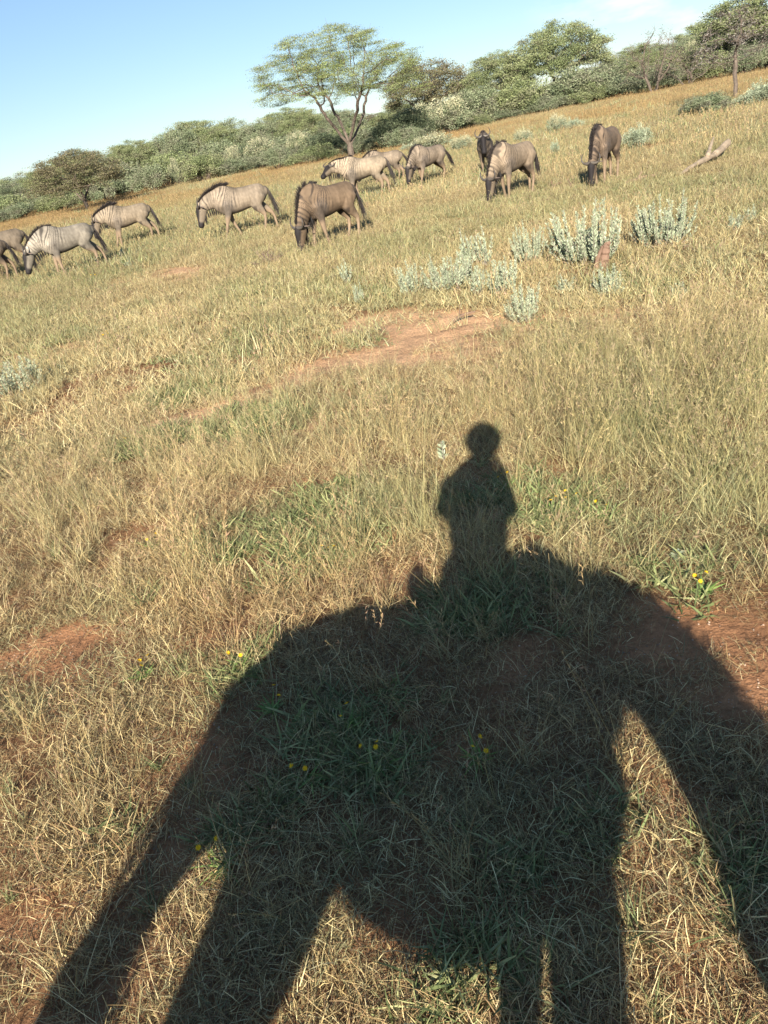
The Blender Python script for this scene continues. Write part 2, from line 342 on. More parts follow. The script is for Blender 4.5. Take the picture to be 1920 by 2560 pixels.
SHRUBS = [(1472, 672, .5), (1660, 622, .42), (1322, 665, .28), (1128, 735, .3), (1172, 660, .15), (1215, 660, .15), (1030, 750, .25), (1258, 740, .22), (1312, 810, .3), (1520, 750, .28), (872, 720, .18), (902, 765, .18), (42, 1000, .4), (1112, 1175, .13), (1832, 590, .2), (1880, 566, .2), (1500, 695, .25), (1700, 1405, .1), (1758, 440, .6), (1078, 380, 1.5), (1150, 378, 1.2), (1306, 357, .9), (1390, 332, 1), (1592, 374, 1.2), (1436, 327, .9)]
def grass_field():
    # 1 matted straw: short curled dead blades lying over the soil
    litter = [merge([blades(135, 0.15, (0.02, 0.085), (0.6, 1.55), (-0.3, 0.6), (0.0012, 0.0030), STRAW + [(0.22, 0.14, 0.09), (.17, .10, .07)], segs=2, seed=100 + k, lift=0.03, kink=0.8, tip=0.5), blades(6, 0.15, (0.08, 0.18), (0.9, 1.5), (-0.1, 0.4), (0.0014, 0.0026), STRAW, segs=3, seed=180 + k, lift=0.03, kink=0.4, tip=0.5),
                     blades(60, 0.15, (0.02, 0.07), (0.1, 1.1), (0.1, 0.9), (0.0015, 0.0032), GREYG + GREYG + STRAW[1:2], segs=2, seed=140 + k, kink=0.7)]) for k in range(10)]
    lit_mid = [merge([blades(170, 0.36, (0.05, 0.16), (0.5, 1.4), (-0.2, 0.8), (0.005, 0.009), STRAW, segs=2, seed=200 + k, lift=0.03, kink=1.0),
                      blades(60, 0.36, (0.04, 0.10), (0.2, 1.1), (0.2, 1.0), (0.005, 0.009), GREYG, segs=2, seed=240 + k)]) for k in range(6)]
    P, R, S, I, T = [], [], [], [], []
    def add(x, y, s0, s1, i0, ni, t, tilt=0.12, zs=(0.8, 1.25)):
        p, r, s = place(x, y, s0, s1, tilt, zs); P.append(p); R.append(r); S.append(s); I.append(rng.integers(i0, i0 + ni, len(x))); T.append(t)
    def flush(name, protos, label, cat):
        scatter(name, np.concatenate(P), np.concatenate(R), np.concatenate(S), np.concatenate(I), np.concatenate(T), protos, label, cat)
        for q in (P, R, S, I, T): q.clear()
    x, y = sector(95, 0.9, 8.5, 38); k = rng.random(len(x)) < (1 - 0.93 * bare(x, y)) * smooth(8.6, 7.2, np.hypot(x, y)); x, y = x[k], y[k]; add(x, y, 0.7, 1.25, 0, 10, field_tint(x, y))
    a = rng.random(900) * 2 * pi; r = np.sqrt(rng.random(900)) * 2.6; x, y = r * np.sin(a), r * np.cos(a) - 0.3; add(x, y, 0.8, 1.3, 0, 10, field_tint(x, y))
    x, y = sector(15, 6.8, 24, 37); k = rng.random(len(x)) < (1 - 0.95 * bare(x, y)) * smooth(6.8, 8.2, np.hypot(x, y)); x, y = x[k], y[k]; add(x, y, 0.7, 1.2, 10, 6, field_tint(x, y))
    flush('matted_straw', litter + lit_mid, 'matted dead straw lying flat over the red soil', 'dry grass')

    # 2 standing dry grass
    def seedy(seed, n, nb, w, hs=1.0, bw=(0.0018, 0.0035), sp=0.05, segs=4, k=9, sw=0.0016):
        return merge([blades(nb, sp, (0.10 * hs, 0.30 * hs), (0.05, 0.7), (0.1, 1.0), bw, STRAW + GREYG[:2], segs=segs, seed=seed, kink=0.3),
                      heads(n, sp, (0.22 * hs, 0.46 * hs), 0.05 * hs, SEED, seed + 1, w=w, stemw=sw, k=k)])
    near = [seedy(300 + 7 * k, 5, 26, (0.002, 0.004)) for k in range(8)]
    tall = [seedy(400 + 7 * k, 9, 22, (0.002, 0.0045), 1.5, sp=0.06) for k in range(4)]
    mid = [merge([blades(110, 0.30, (0.08, 0.24), (0.0, 0.9), (0.0, 0.8), (0.004, 0.008), STRAW + GREYG, segs=3, seed=500 + k), heads(12, 0.30, (0.18, 0.36), 0.07, SEED, 550 + k, w=(0.006, 0.012), stemw=0.004, k=5)]) for k in range(6)]
    far = [merge([blades(260, 0.85, (0.10, 0.24), (0.0, 0.8), (0.0, 0.6), (0.007, 0.014), STRAW[:3] + GREYG, segs=2, seed=600 + k), heads(14, 0.85, (0.18, 0.33), 0.09, SEED, 650 + k, w=(0.012, 0.022), stemw=0.007, k=5)]) for k in range(6)]
    CLEAR = [(gnd(px, py)[:2], rr) for px, py, rr in SHRUBS]
    def clear(x, y):
        m = np.ones_like(x)
        for c, rr in CLEAR: m = np.minimum(m, smooth(rr * .7, rr * 1.2, np.hypot(x - c[0], y - c[1])))
        return m
    def thick(x, y): return smooth(0.32, 0.66, fbm(x / 1.6 + 3, y / 1.6, 61, 4))
    x, y = sector(34, 1.3, 9, 40); r = np.hypot(x, y); k = rng.random(len(x)) < (1 - bare(x, y)) * (0.15 + 0.85 * thick(x, y)) * clear(x, y) * smooth(1.2, 4.8, r) ** 0.8 * smooth(9, 7.5, r); x, y = x[k], y[k]
    add(x, y, 0.6, 1.2, 0, 8, field_tint(x, y), 0.15)
    TALL = [(gnd(px, py)[:2], rr) for px, py, rr in [(1500, 1120, .45), (1700, 1080, .45), (1850, 1200, .4), (500, 1460, .16), (990, 1250, .25), (1080, 1330, .16), (300, 1130, .3), (60, 1000, .5), (1480, 900, .5), (1750, 900, .6), (1000, 1120, .25), (600, 1180, .3), (150, 1300, .3), (880, 1400, .12), (1330, 1020, .35), (1900, 1000, .5)]]
    xs, ys = [], []
    for c, rr in TALL:
        n = int(rr * rr * 150) + 3; xs.append(rng.normal(c[0], rr * 0.6, n)); ys.append(rng.normal(c[1], rr * 0.6, n))
    x, y = np.concatenate(xs), np.concatenate(ys); k = rng.random(len(x)) < clear(x, y); x, y = x[k], y[k]; add(x, y, 0.6, 1.15, 8, 4, field_tint(x, y) * np.array([1.0, 1.02, 1.0]), 0.1)
    x, y = sector(11, 7.5, 25, 37); r = np.hypot(x, y); k = rng.random(len(x)) < (1 - bare(x, y)) * (0.25 + 0.75 * thick(x, y)) * clear(x, y) * smooth(7.5, 9, r) * smooth(25, 20, r); x, y = x[k], y[k]
    add(x, y, 0.6, 1.15, 12, 6, field_tint(x, y))
    x, y = sector(2.6, 20, 105, 36); r = np.hypot(x, y); k = rng.random(len(x)) < (1 - 0.8 * bare(x, y)) * (0.55 + 0.45 * thick(x, y)) * clear(x, y) * smooth(20, 25, r); x, y = x[k], y[k]
    add(x, y, 0.75, 1.3, 18, 6, field_tint(x, y), 0.05)
    flush('standing_dry_grass', near + tall + mid + far, 'standing dry seeding grass covering the veld', 'dry grass')

    # 3 green tufts
    gn = [merge([blades(34, 0.035, (0.07, 0.20), (0.1, 1.0), (0.2, 1.1), (0.003, 0.006), GREEN, segs=4, seed=700 + k, kink=0.2), blades(10, 0.04, (0.06, 0.16), (0.3, 1.2), (0.1, 1.0), (0.002, 0.004), STRAW[:3], segs=3, seed=720 + k)]) for k in range(6)]
    fl = [blades(52, 0.09, (0.05, 0.13), (0.4, 1.3), (0.0, 0.6), (0.006, 0.013), GREEN, segs=3, seed=740 + k, tip=0.15, kink=0.3) for k in range(5)]
    gm = [blades(120, 0.34, (0.06, 0.18), (0.1, 1.2), (0.1, 0.9), (0.007, 0.013), GREEN + GREYG[:1], segs=2, seed=760 + k) for k in range(4)]
    gf = [blades(120, 0.9, (0.12, 0.28), (0.0, 0.9), (0.0, 0.8), (0.018, 0.03), GREEN + GREYG, segs=2, seed=780 + k) for k in range(3)]
    def gt(x, y, s=1.0): return np.ones((len(x), 3)) * rng.uniform(0.8, 1.25, (len(x), 1)) * s
    x, y = sector(20, 0.9, 9, 40); k = rng.random(len(x)) < (1 - 0.95 * bare(x, y)) * (0.10 + 0.38 * greenness(x, y)); x, y = x[k], y[k]; add(x, y, 0.5, 1.1, 0, 6, gt(x, y))
    x, y = sector(120, 0.9, 9, 36); k = rng.random(len(x)) < gspot(x, y) * 1.0; x, y = x[k], y[k]; add(x, y, 0.7, 1.3, 6, 5, gt(x, y))
    x, y = sector(10, 8, 25, 36); k = rng.random(len(x)) < np.maximum(gspot(x, y), 0.36 * greenness(x, y) ** 1.3) * (1 - bare(x, y)); x, y = x[k], y[k]; add(x, y, 0.6, 1.2, 11, 4, gt(x, y))
    x, y = sector(1.6, 22, 100, 36); k = rng.random(len(x)) < np.maximum(gspot(x, y), 0.3 * greenness(x / 2, y / 3)) * smooth(90, 35, np.hypot(x, y)); x, y = x[k], y[k]; add(x, y, 0.7, 1.3, 15, 3, gt(x, y))
    flush('green_grass', gn + fl + gm + gf, 'low green tufts and leafy patches growing among the straw', 'green grass')
if not globals().get("NOGRASS"): grass_field()
def pebbles():
    protos = []
    for k in range(4):
        g = np.random.default_rng(k); a = np.arange(6) * pi / 3; V = np.array([(0, 0, .35)] + [(cos(q) * .5, sin(q) * .5, .05) for q in a] + [(0, 0, -.3)]) * 1.0; V = V * g.uniform(.7, 1.25, (8, 1)) * [1, .75, .8]
        Fq = [(0, 1 + i, 1 + (i + 1) % 6, 0) for i in range(6)]
        F3 = np.array([(0, 1 + i, 1 + (i + 1) % 6) for i in range(6)] + [(7, 1 + (i + 1) % 6, 1 + i) for i in range(6)]); protos.append((V, F3, np.tile((.50, .40, .32), (8, 1))))
    x, y = sector(420, 0.9, 6.0, 36); b = bare(x, y); k = rng.random(len(x)) < .12 + .7 * b; x, y = x[k], y[k]; n = len(x)
    p, r, sc = place(x, y, .004, .014, .4); p[:, 2] += .002; t = rng.uniform(.45, 1.25, (n, 1)) * np.array([1, .9, .8])
    scatter('grit', p, r, sc, rng.integers(0, 4, n), t, protos, 'fine pale grit strewn on the red soil', 'grit')
pebbles()

# ------------------------------------------------------------------ bodies
def tube(pts, rad, seg=14, up=(0, 0, 1)):
    """closed lofted tube; rad = list of (side, vertical) half sizes; rounded ends"""
    P = [np.array(p, float) for p in pts]; R = [(r, r) if np.isscalar(r) else tuple(r) for r in rad]
    n = len(P); tang = []
    for i in range(n):
        a = P[max(i - 1, 0)]; b = P[min(i + 1, n - 1)]; t = b - a; tang.append(t / (np.linalg.norm(t) + 1e-9))
    # caps
    P2 = [P[0] - tang[0] * min(R[0]) * 0.75, P[0] - tang[0] * min(R[0]) * 0.5] + P + [P[-1] + tang[-1] * min(R[-1]) * 0.5, P[-1] + tang[-1] * min(R[-1]) * 0.75]
    R2 = [(R[0][0] * .35, R[0][1] * .35), (R[0][0] * .78, R[0][1] * .78)] + R + [(R[-1][0] * .78, R[-1][1] * .78), (R[-1][0] * .35, R[-1][1] * .35)]
    T2 = [tang[0], tang[0]] + tang + [tang[-1], tang[-1]]
    up = np.array(up, float); V = []; th = np.linspace(0, 2 * pi, seg, endpoint=False)
    for p, r, t in zip(P2, R2, T2):
        s = np.cross(up, t)
        if np.linalg.norm(s) < 0.15: s = np.cross(np.array([1.0, 0, 0]), t) if abs(t[0]) < 0.9 else np.cross(np.array([0, 1.0, 0]), t)
        s /= np.linalg.norm(s); u = np.cross(t, s)
        V.append(p + np.outer(np.cos(th) * r[0], s) + np.outer(np.sin(th) * r[1], u))
    m = len(V); V = np.concatenate(V)
    F4 = []
    for i in range(m - 1):
        for j in range(seg):
            j2 = (j + 1) % seg; F4.append((i * seg + j, i * seg + j2, (i + 1) * seg + j2, (i + 1) * seg + j))
    c0 = len(V); V = np.vstack([V, V[:seg].mean(0), V[(m - 1) * seg:m * seg].mean(0)])
    F3 = [(c0, (j + 1) % seg, j) for j in range(seg)] + [(c0 + 1, (m - 1) * seg + j, (m - 1) * seg + (j + 1) % seg) for j in range(seg)]
    return V, F4, F3
def smooth_path(pts, rad, k=4):
    """Catmull-Rom refinement of a chain"""
    P = np.array(pts, float); R = np.array([(r, r) if np.isscalar(r) else r for r in rad], float); D = np.hstack([P, R])
    D2 = np.vstack([2 * D[0] - D[1], D, 2 * D[-1] - D[-2]]); out = []
    for i in range(1, len(D2) - 2):
        for t in np.linspace(0, 1, k, endpoint=False):
            a, b, c, d = D2[i - 1], D2[i], D2[i + 1], D2[i + 2]
            out.append(0.5 * ((2 * b) + (c - a) * t + (2 * a - 5 * b + 4 * c - d) * t * t + (3 * b - a - 3 * c + d) * t ** 3))
    out.append(D[-1]); out = np.array(out); out[:, 3:] = np.maximum(out[:, 3:], 0.004)
    return [o[:3] for o in out], [tuple(o[3:]) for o in out]
def fused(name, tubes, voxel, smooth_it=2):
    """union of closed tubes as ONE continuous skin"""
    V, F4, F3 = [], [], []; off = 0
    for v, f4, f3 in tubes:
        V.append(v); F4 += [tuple(a + off for a in f) for f in f4]; F3 += [tuple(a + off for a in f) for f in f3]; off += len(v)
    me = mesh_np(name, np.concatenate(V), [np.array(F4), np.array(F3)], None)
    o = bpy.data.objects.new(name + '_raw', me); COL.objects.link(o)
    md = o.modifiers.new('r', 'REMESH'); md.mode = 'VOXEL'; md.voxel_size = voxel; md.use_smooth_shade = True
    ms = o.modifiers.new('s', 'SMOOTH'); ms.iterations = smooth_it; ms.factor = 0.5
    bpy.context.view_layer.update()
    out = bpy.data.meshes.new_from_object(o.evaluated_get(bpy.context.evaluated_depsgraph_get()))
    bpy.data.objects.remove(o); out.name = name
    return out
def paint(me, fn, mat):
    V = np.zeros(len(me.vertices) * 3, np.float32); me.vertices.foreach_get('co', V); V = V.reshape(-1, 3).astype(float)
    c = np.ones((len(V), 4), np.float32); c[:, :3] = fn(V)
    a = me.attributes.new('col', 'FLOAT_COLOR', 'POINT'); a.data.foreach_set('color', c.ravel())
    me.materials.clear(); me.materials.append(mat); return me
def plain(name, tubes, mat, col, smooth_=True):
    V, F4, F3 = [], [], []; off = 0
    for v, f4, f3 in tubes:
        V.append(v); F4 += [tuple(a + off for a in f) for f in f4]; F3 += [tuple(a + off for a in f) for f in f3]; off += len(v)
    V = np.concatenate(V); return mesh_np(name, V, [np.array(F4), np.array(F3)], mat, np.tile(col, (len(V), 1)) if np.ndim(col) == 1 else col, smooth_)
def hair(name, roots, dirs, length, width, col, seed, mat=None, segs=3, droop=0.5, spread=0.25, jit=0.3):
    g = np.random.default_rng(seed); n = len(roots); roots = np.asarray(roots, float); d = np.asarray(dirs, float) + g.normal(0, spread, (n, 3)); d /= np.linalg.norm(d, axis=1)[:, None]
    Ln = np.asarray(length) * g.uniform(1 - jit, 1 + jit, n); P = [roots]; cur = d.copy()
    for s in range(segs):
        P.append(P[-1] + cur * (Ln / segs)[:, None]); cur = cur + np.array([0, 0, -droop / segs]); cur /= np.linalg.norm(cur, axis=1)[:, None]
    P = np.stack(P, 1); w = g.normal(0, 1, (n, 3)); w -= d * (w * d).sum(1)[:, None]; w /= np.linalg.norm(w, axis=1)[:, None]
    t = np.linspace(0, 1, segs + 1); wd = width * (1 - 0.8 * t ** 1.5)
    V = np.stack([P - w[:, None] * wd[None, :, None] / 2, P + w[:, None] * wd[None, :, None] / 2], 2).reshape(-1, 3)
    b = (np.arange(n) * (segs + 1) * 2)[:, None] + np.arange(segs)[None] * 2
    Fq = np.stack([b, b + 1, b + 3, b + 2], -1).reshape(-1, 4)
    C = np.repeat((np.tile(col, (n, 1)) * g.uniform(0.6, 1.4, (n, 1)))[:, None], (segs + 1) * 2, 1).reshape(-1, 3)
    return mesh_np(name, V, Fq, mat or M_HAIR, C)
def unit(v): v = np.array(v, float); return v / np.linalg.norm(v)

def wildebeest(i, px, py, rel, s, label, neck=(1.0, 0.0, 1.0), head=(0.45, 0.0, -0.9), legs=(0.1, -0.1, -0.15, 0.12), coat=(0.40, 0.325, 0.245), dark=0.0, tail_swing=(-0.12, 0.0), stripe=1.0, mane_len=0.10, roll_head=0.0, D=None):
    """px,py: ground point under the middle of the body; rel: 0 = broadside facing the photo's left, + turns towards the viewer"""
    g = gnd(px, py); los = unit([g[0], g[1], 0]); left = np.array([-los[1], los[0], 0])
    if D is not None: g = los * D
    hd = left * cos(radians(rel)) - los * sin(radians(rel)); rz = atan2(hd[1], hd[0])
    root = empty('wildebeest', (g[0], g[1], float(H(g[0], g[1])) - 0.01), rz); root.scale = (s, s, s)
    tag(root, label, 'wildebeest', 'wildebeest grazing and walking across the veld')
    rs = np.random.default_rng(900 + i)
    ts = []
    torso = [(-0.76, 0, 1.03), (-0.66, 0, 1.02), (-0.46, 0, 0.99), (-0.2, 0, 0.965), (0.05, 0, 0.95), (0.26, 0, 0.98), (0.42, 0, 1.02), (0.56, 0, 1.02)]
    tr = [(.08, .12), (.17, .22), (.215, .26), (.23, .275), (.24, .315), (.23, .355), (.20, .36), (.15, .29)]
    p, r = smooth_path(torso, tr, 3); ts.append(tube(p, r, 20)); spine = p
    ne = np.array(neck, float); hdv = unit(head)
    n0 = np.array([0.42, 0, 1.10]); mid = n0 * 0.45 + ne * 0.55 + np.array([0.02, 0, 0.03])
    neckp, neckr = smooth_path([(0.30, 0, 1.06), n0 + np.array([.06, 0, -.02]), mid, ne], [(.16, .29), (.14, .26), (.11, .20), (.09, .14)], 4)
    ts.append(tube(neckp, neckr, 16))
    side = unit(np.cross(np.array([0, 0, 1.0]), hdv)) if abs(hdv[2]) < 0.98 else np.array([0, 1.0, 0])
    hup = np.cross(hdv, side); hup = hup if hup[0] * 1 + hup[2] > 0 or True else -hup
    if hup[2] < 0: hup = -hup
    hp = [ne - hdv * 0.03, ne + hdv * 0.09, ne + hdv * 0.22, ne + hdv * 0.36, ne + hdv * 0.46]
    hr = [(.10, .125), (.10, .15), (.082, .125), (.072, .09), (.082, .078)]
    p, r = smooth_path(hp, hr, 3); ts.append(tube(p, r, 14, up=hup))
    # legs: front left, front right, hind left, hind right (fore-aft swing of the hoof)
    hooves = []
    for k, sy in ((0, 1), (1, -1)):
        f = legs[k]; y = 0.13 * sy
        P = [(0.36, y * 1.05, 0.92), (0.33, y, 0.74), (0.34 + f * .45, y * .95, 0.42), (0.34 + f * .95, y * .9, 0.13), (0.36 + f, y * .9, 0.045)]
        if f > 0.2: P[3] = (0.34 + f * .75, y * .9, .16)
        p, r = smooth_path(P, [(.11, .17), (.08, .115), (.042, .05), (.030, .032), (.040, .042)], 3); ts.append(tube(p, r, 10, up=(1, 0, 0))); hooves.append(P[-1])
    for k, sy in ((2, 1), (3, -1)):
        f = legs[k]; y = 0.12 * sy
        P = [(-0.52, y * 1.0, 0.98), (-0.46 + f * .2, y * 1.1, 0.74), (-0.66 + f * .6, y, 0.47), (-0.62 + f * .92, y, 0.15), (-0.59 + f, y, 0.045)]
        p, r = smooth_path(P, [(.135, .22), (.10, .155), (.044, .055), (.031, .033), (.040, .042)], 3); ts.append(tube(p, r, 10, up=(1, 0, 0))); hooves.append(P[-1])
    me = fused('body', ts, 0.02, 3)
    co = np.array(coat) * np.array([.465, .445, .41]); dk = np.array([0.022, 0.018, 0.018]); och = np.array([0.245, 0.175, 0.115])
    axis = np.array([q for q in list(spine)[::-1]][::-1] + list(neckp[3:])); axis_s = np.concatenate([[0], np.cumsum(np.linalg.norm(np.diff(axis, axis=0), axis=1))])
    head_axis = [ne - hdv * .05, ne + hdv * .5]
    def fn(V):
        Nn = len(V); c = np.tile(co, (Nn, 1))
        d = np.linalg.norm(V[:, None] - axis[None], axis=2); w = np.exp(-(d - d.min(1)[:, None]) / 0.03); sarc = (w * axis_s).sum(1) / w.sum(1)
        rump = axis_s[0]; sh = smooth(0.62, 0.95, sarc)                          # shoulders and neck carry the stripes
        ph = sarc * 2 * pi / 0.080 + 3.0 * (fbm(sarc * 5, V[:, 2] * 3 + i, 5, 3) - 0.5) * 3.2 + 3.0 * V[:, 2]
        st = smooth(-0.05, 0.6, np.sin(ph)) * (0.4 + 0.6 * smooth(0.3, 0.6, fbm(sarc * 9, V[:, 2] * 5 + i * 3, 8, 2))) * smooth(0.60, 1.0, sarc) * stripe
        st = st * smooth(0.70, 0.86, V[:, 2]) if neck[2] > 0.7 else st * (smooth(0.70, 0.86, V[:, 2]) + smooth(1.30, 1.45, sarc)).clip(0, 1)
        nk = smooth(1.02, 1.25, sarc)[:, None] * (.75 if i in (7, 11, 12, 3, 9) else .25); c = c * (1 + nk * .5)
        c = c * (1 - st[:, None] * 0.74) + dk * st[:, None] * 0.74
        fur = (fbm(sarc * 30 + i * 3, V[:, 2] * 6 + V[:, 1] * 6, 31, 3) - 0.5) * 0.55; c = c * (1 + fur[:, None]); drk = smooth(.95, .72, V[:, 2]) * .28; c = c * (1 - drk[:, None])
        lowb = smooth(0.78, 0.66, V[:, 2]) * smooth(0.56, 0.66, V[:, 2])
        pat = (fbm(V[:, 0] * 4 + i, V[:, 2] * 4, 15, 4) - 0.5) * 0.9
        c = c * (1 + pat[:, None])
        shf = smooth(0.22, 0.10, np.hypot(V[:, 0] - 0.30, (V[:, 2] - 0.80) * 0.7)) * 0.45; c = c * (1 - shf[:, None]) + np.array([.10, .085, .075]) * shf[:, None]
        back = smooth(0.05, 0.015, np.abs(V[:, 1])) * smooth(1.20, 1.24, V[:, 2]) * smooth(-0.1, 0.3, V[:, 0]) ; c = c * (1 - back[:, None] * .8) + dk * back[:, None] * .8
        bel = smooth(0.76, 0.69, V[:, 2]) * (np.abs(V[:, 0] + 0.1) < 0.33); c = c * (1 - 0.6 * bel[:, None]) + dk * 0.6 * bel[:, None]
        lg = smooth(0.66, 0.50, V[:, 2]) * (V[:, 0] < 0.85); lc = och * (1 + pat[:, None] * .6); c = c * (1 - lg[:, None]) + lc * lg[:, None]
        hf = smooth(0.09, 0.07, V[:, 2]) * (V[:, 0] < 0.85 + max(legs)); c = c * (1 - hf[:, None]) + dk * hf[:, None]
        # head: black blaze and muzzle, greyer cheeks
        q = V - ne; al = q @ hdv; fr = np.linalg.norm(q - np.outer(al, hdv), axis=1)
        ish = (al > -0.08) & (fr < 0.17) & (al < 0.62)
        front = q @ hup
        fc = np.tile(co * 0.85, (Nn, 1)); bl = np.clip(smooth(0.03, 0.075, front) + smooth(0.32, 0.40, al), 0, 1)[:, None]
        fc = fc * (1 - bl) + dk * bl
        wv = (smooth(-0.08, 0.02, al) * ish)[:, None]; c = c * (1 - wv) + fc * wv
        return np.clip(c * (1 - dark), 0.01, 1)
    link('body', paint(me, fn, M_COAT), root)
    # horns
    back_h = -hdv
    for sy in (1, -1):
        b0 = ne + hup * 0.085 + hdv * 0.0
        P = [b0 + side * sy * .02, b0 + side * sy * .10 + hdv * .015, b0 + side * sy * .18 + back_h * .01, b0 + side * sy * .225 + back_h * .08 + hup * .02, b0 + side * sy * .21 + back_h * .17 + hup * .03, b0 + side * sy * .165 + back_h * .23 + hup * .03]
        p, r = smooth_path(P, [.045, .036, .024, .017, .010, .004], 4)
        cc = tube(p, r, 8); zc = np.linspace(0, 1, len(cc[0]))[:, None]
        link('horn', plain('horn', [cc], M_HORN, np.array([.12, .10, .08]) * (1 - zc) + np.array([.03, .025, .025]) * zc), root)
        e0 = ne + side * sy * .085 + hup * .03 - hdv * .02
        p, r = smooth_path([e0, e0 + side * sy * .07 - hup * .02, e0 + side * sy * .13 - hup * .06, e0 + side * sy * .16 - hup * .09], [(.02, .012), (.032, .012), (.022, .010), (.006, .005)], 3)
        link('ear', plain('ear', [tube(p, r, 8)], M_COAT, np.array([.16, .12, .10])), root)
        ey = ne + hdv * .10 + side * sy * .082 + hup * .035
        link('eye', plain('eye', [tube([ey - side * sy * .012, ey + side * sy * .006], [.016, .012], 8)], M_HORN, np.array([.01, .008, .008])), root)
    # mane along the crest
    R_, Dv, Ln = [], [], []
    for k in range(1300):
        t = rs.random(); q = t * (len(neckp) - 1); a = int(min(q, len(neckp) - 2)); f = q - a
        c0 = neckp[a] * (1 - f) + neckp[a + 1] * f; rr = neckr[a][1] * (1 - f) + neckr[a + 1][1] * f
        tg = unit(neckp[a + 1] - neckp[a]); u = unit(np.cross(tg, np.cross(np.array([0, 0, 1.0]), tg) if abs(tg[2]) < .97 else np.array([0, 1.0, 0])))
        if u[0] + u[2] < 0: u = -u
        R_.append(c0 + u * rr * 0.93 + np.array([0, rs.normal(0, .012), 0])); Dv.append(u - tg * 0.9 + np.array([rs.normal(0, .25), rs.normal(0, .5), 0.0])); Ln.append(mane_len * (0.55 + 0.6 * sin(pi * min(1, t + 0.15))))
    link('mane', hair('mane', R_, Dv, Ln, 0.008, (.035, .028, .026), 50 + i, droop=0.8, spread=.15), root)
    # beard under the throat
    R_, Dv = [], []
    for k in range(420):
        t = 0.35 + 0.75 * rs.random(); q = min(t, 1) * (len(neckp) - 1); a = int(min(q, len(neckp) - 2)); c0 = neckp[a]; rr = neckr[a][1]
        tg = unit(neckp[a + 1] - neckp[a]); u = unit(np.cross(tg, np.cross(np.array([0, 0, 1.0]), tg) if abs(tg[2]) < .97 else np.array([0, 1.0, 0])))
        if u[0] + u[2] < 0: u = -u
        if t > 1: c0 = ne + hdv * (t - 1) * 1.6
        R_.append(c0 - u * rr * .85 + np.array([0, rs.normal(0, .02), 0])); Dv.append(-u * .4 + np.array([0, 0, -1]))
    link('beard', hair('beard', R_, Dv, 0.17, 0.012, (.03, .025, .023), 70 + i, droop=0.9, spread=.12), root)
    # tail
    tx, ty = tail_swing
    P = [(-0.76, 0, 1.12), (-0.82, 0, 1.06), (-0.85 + tx * .3, ty * .3, .90), (-0.84 + tx * .7, ty * .7, .70)]
    p, r = smooth_path(P, [.035, .028, .02, .014], 4); tl = link('tail', plain('tail', [tube(p, r, 8)], M_COAT, np.array([.08, .065, .055])), root)
    R_ = []; Dv = []
    for k in range(170):
        q = rs.uniform(0.35, 1) * (len(p) - 1); a = int(min(q, len(p) - 2)); R_.append(p[a] + rs.normal(0, .012, 3)); Dv.append(unit(p[-1] - p[-4]) + rs.normal(0, .07, 3))
    link('tail_tuft', hair('tail_tuft', R_, Dv, .36, .012, (.035, .028, .026), 90 + i, droop=.4, spread=.08), tl)
    return root

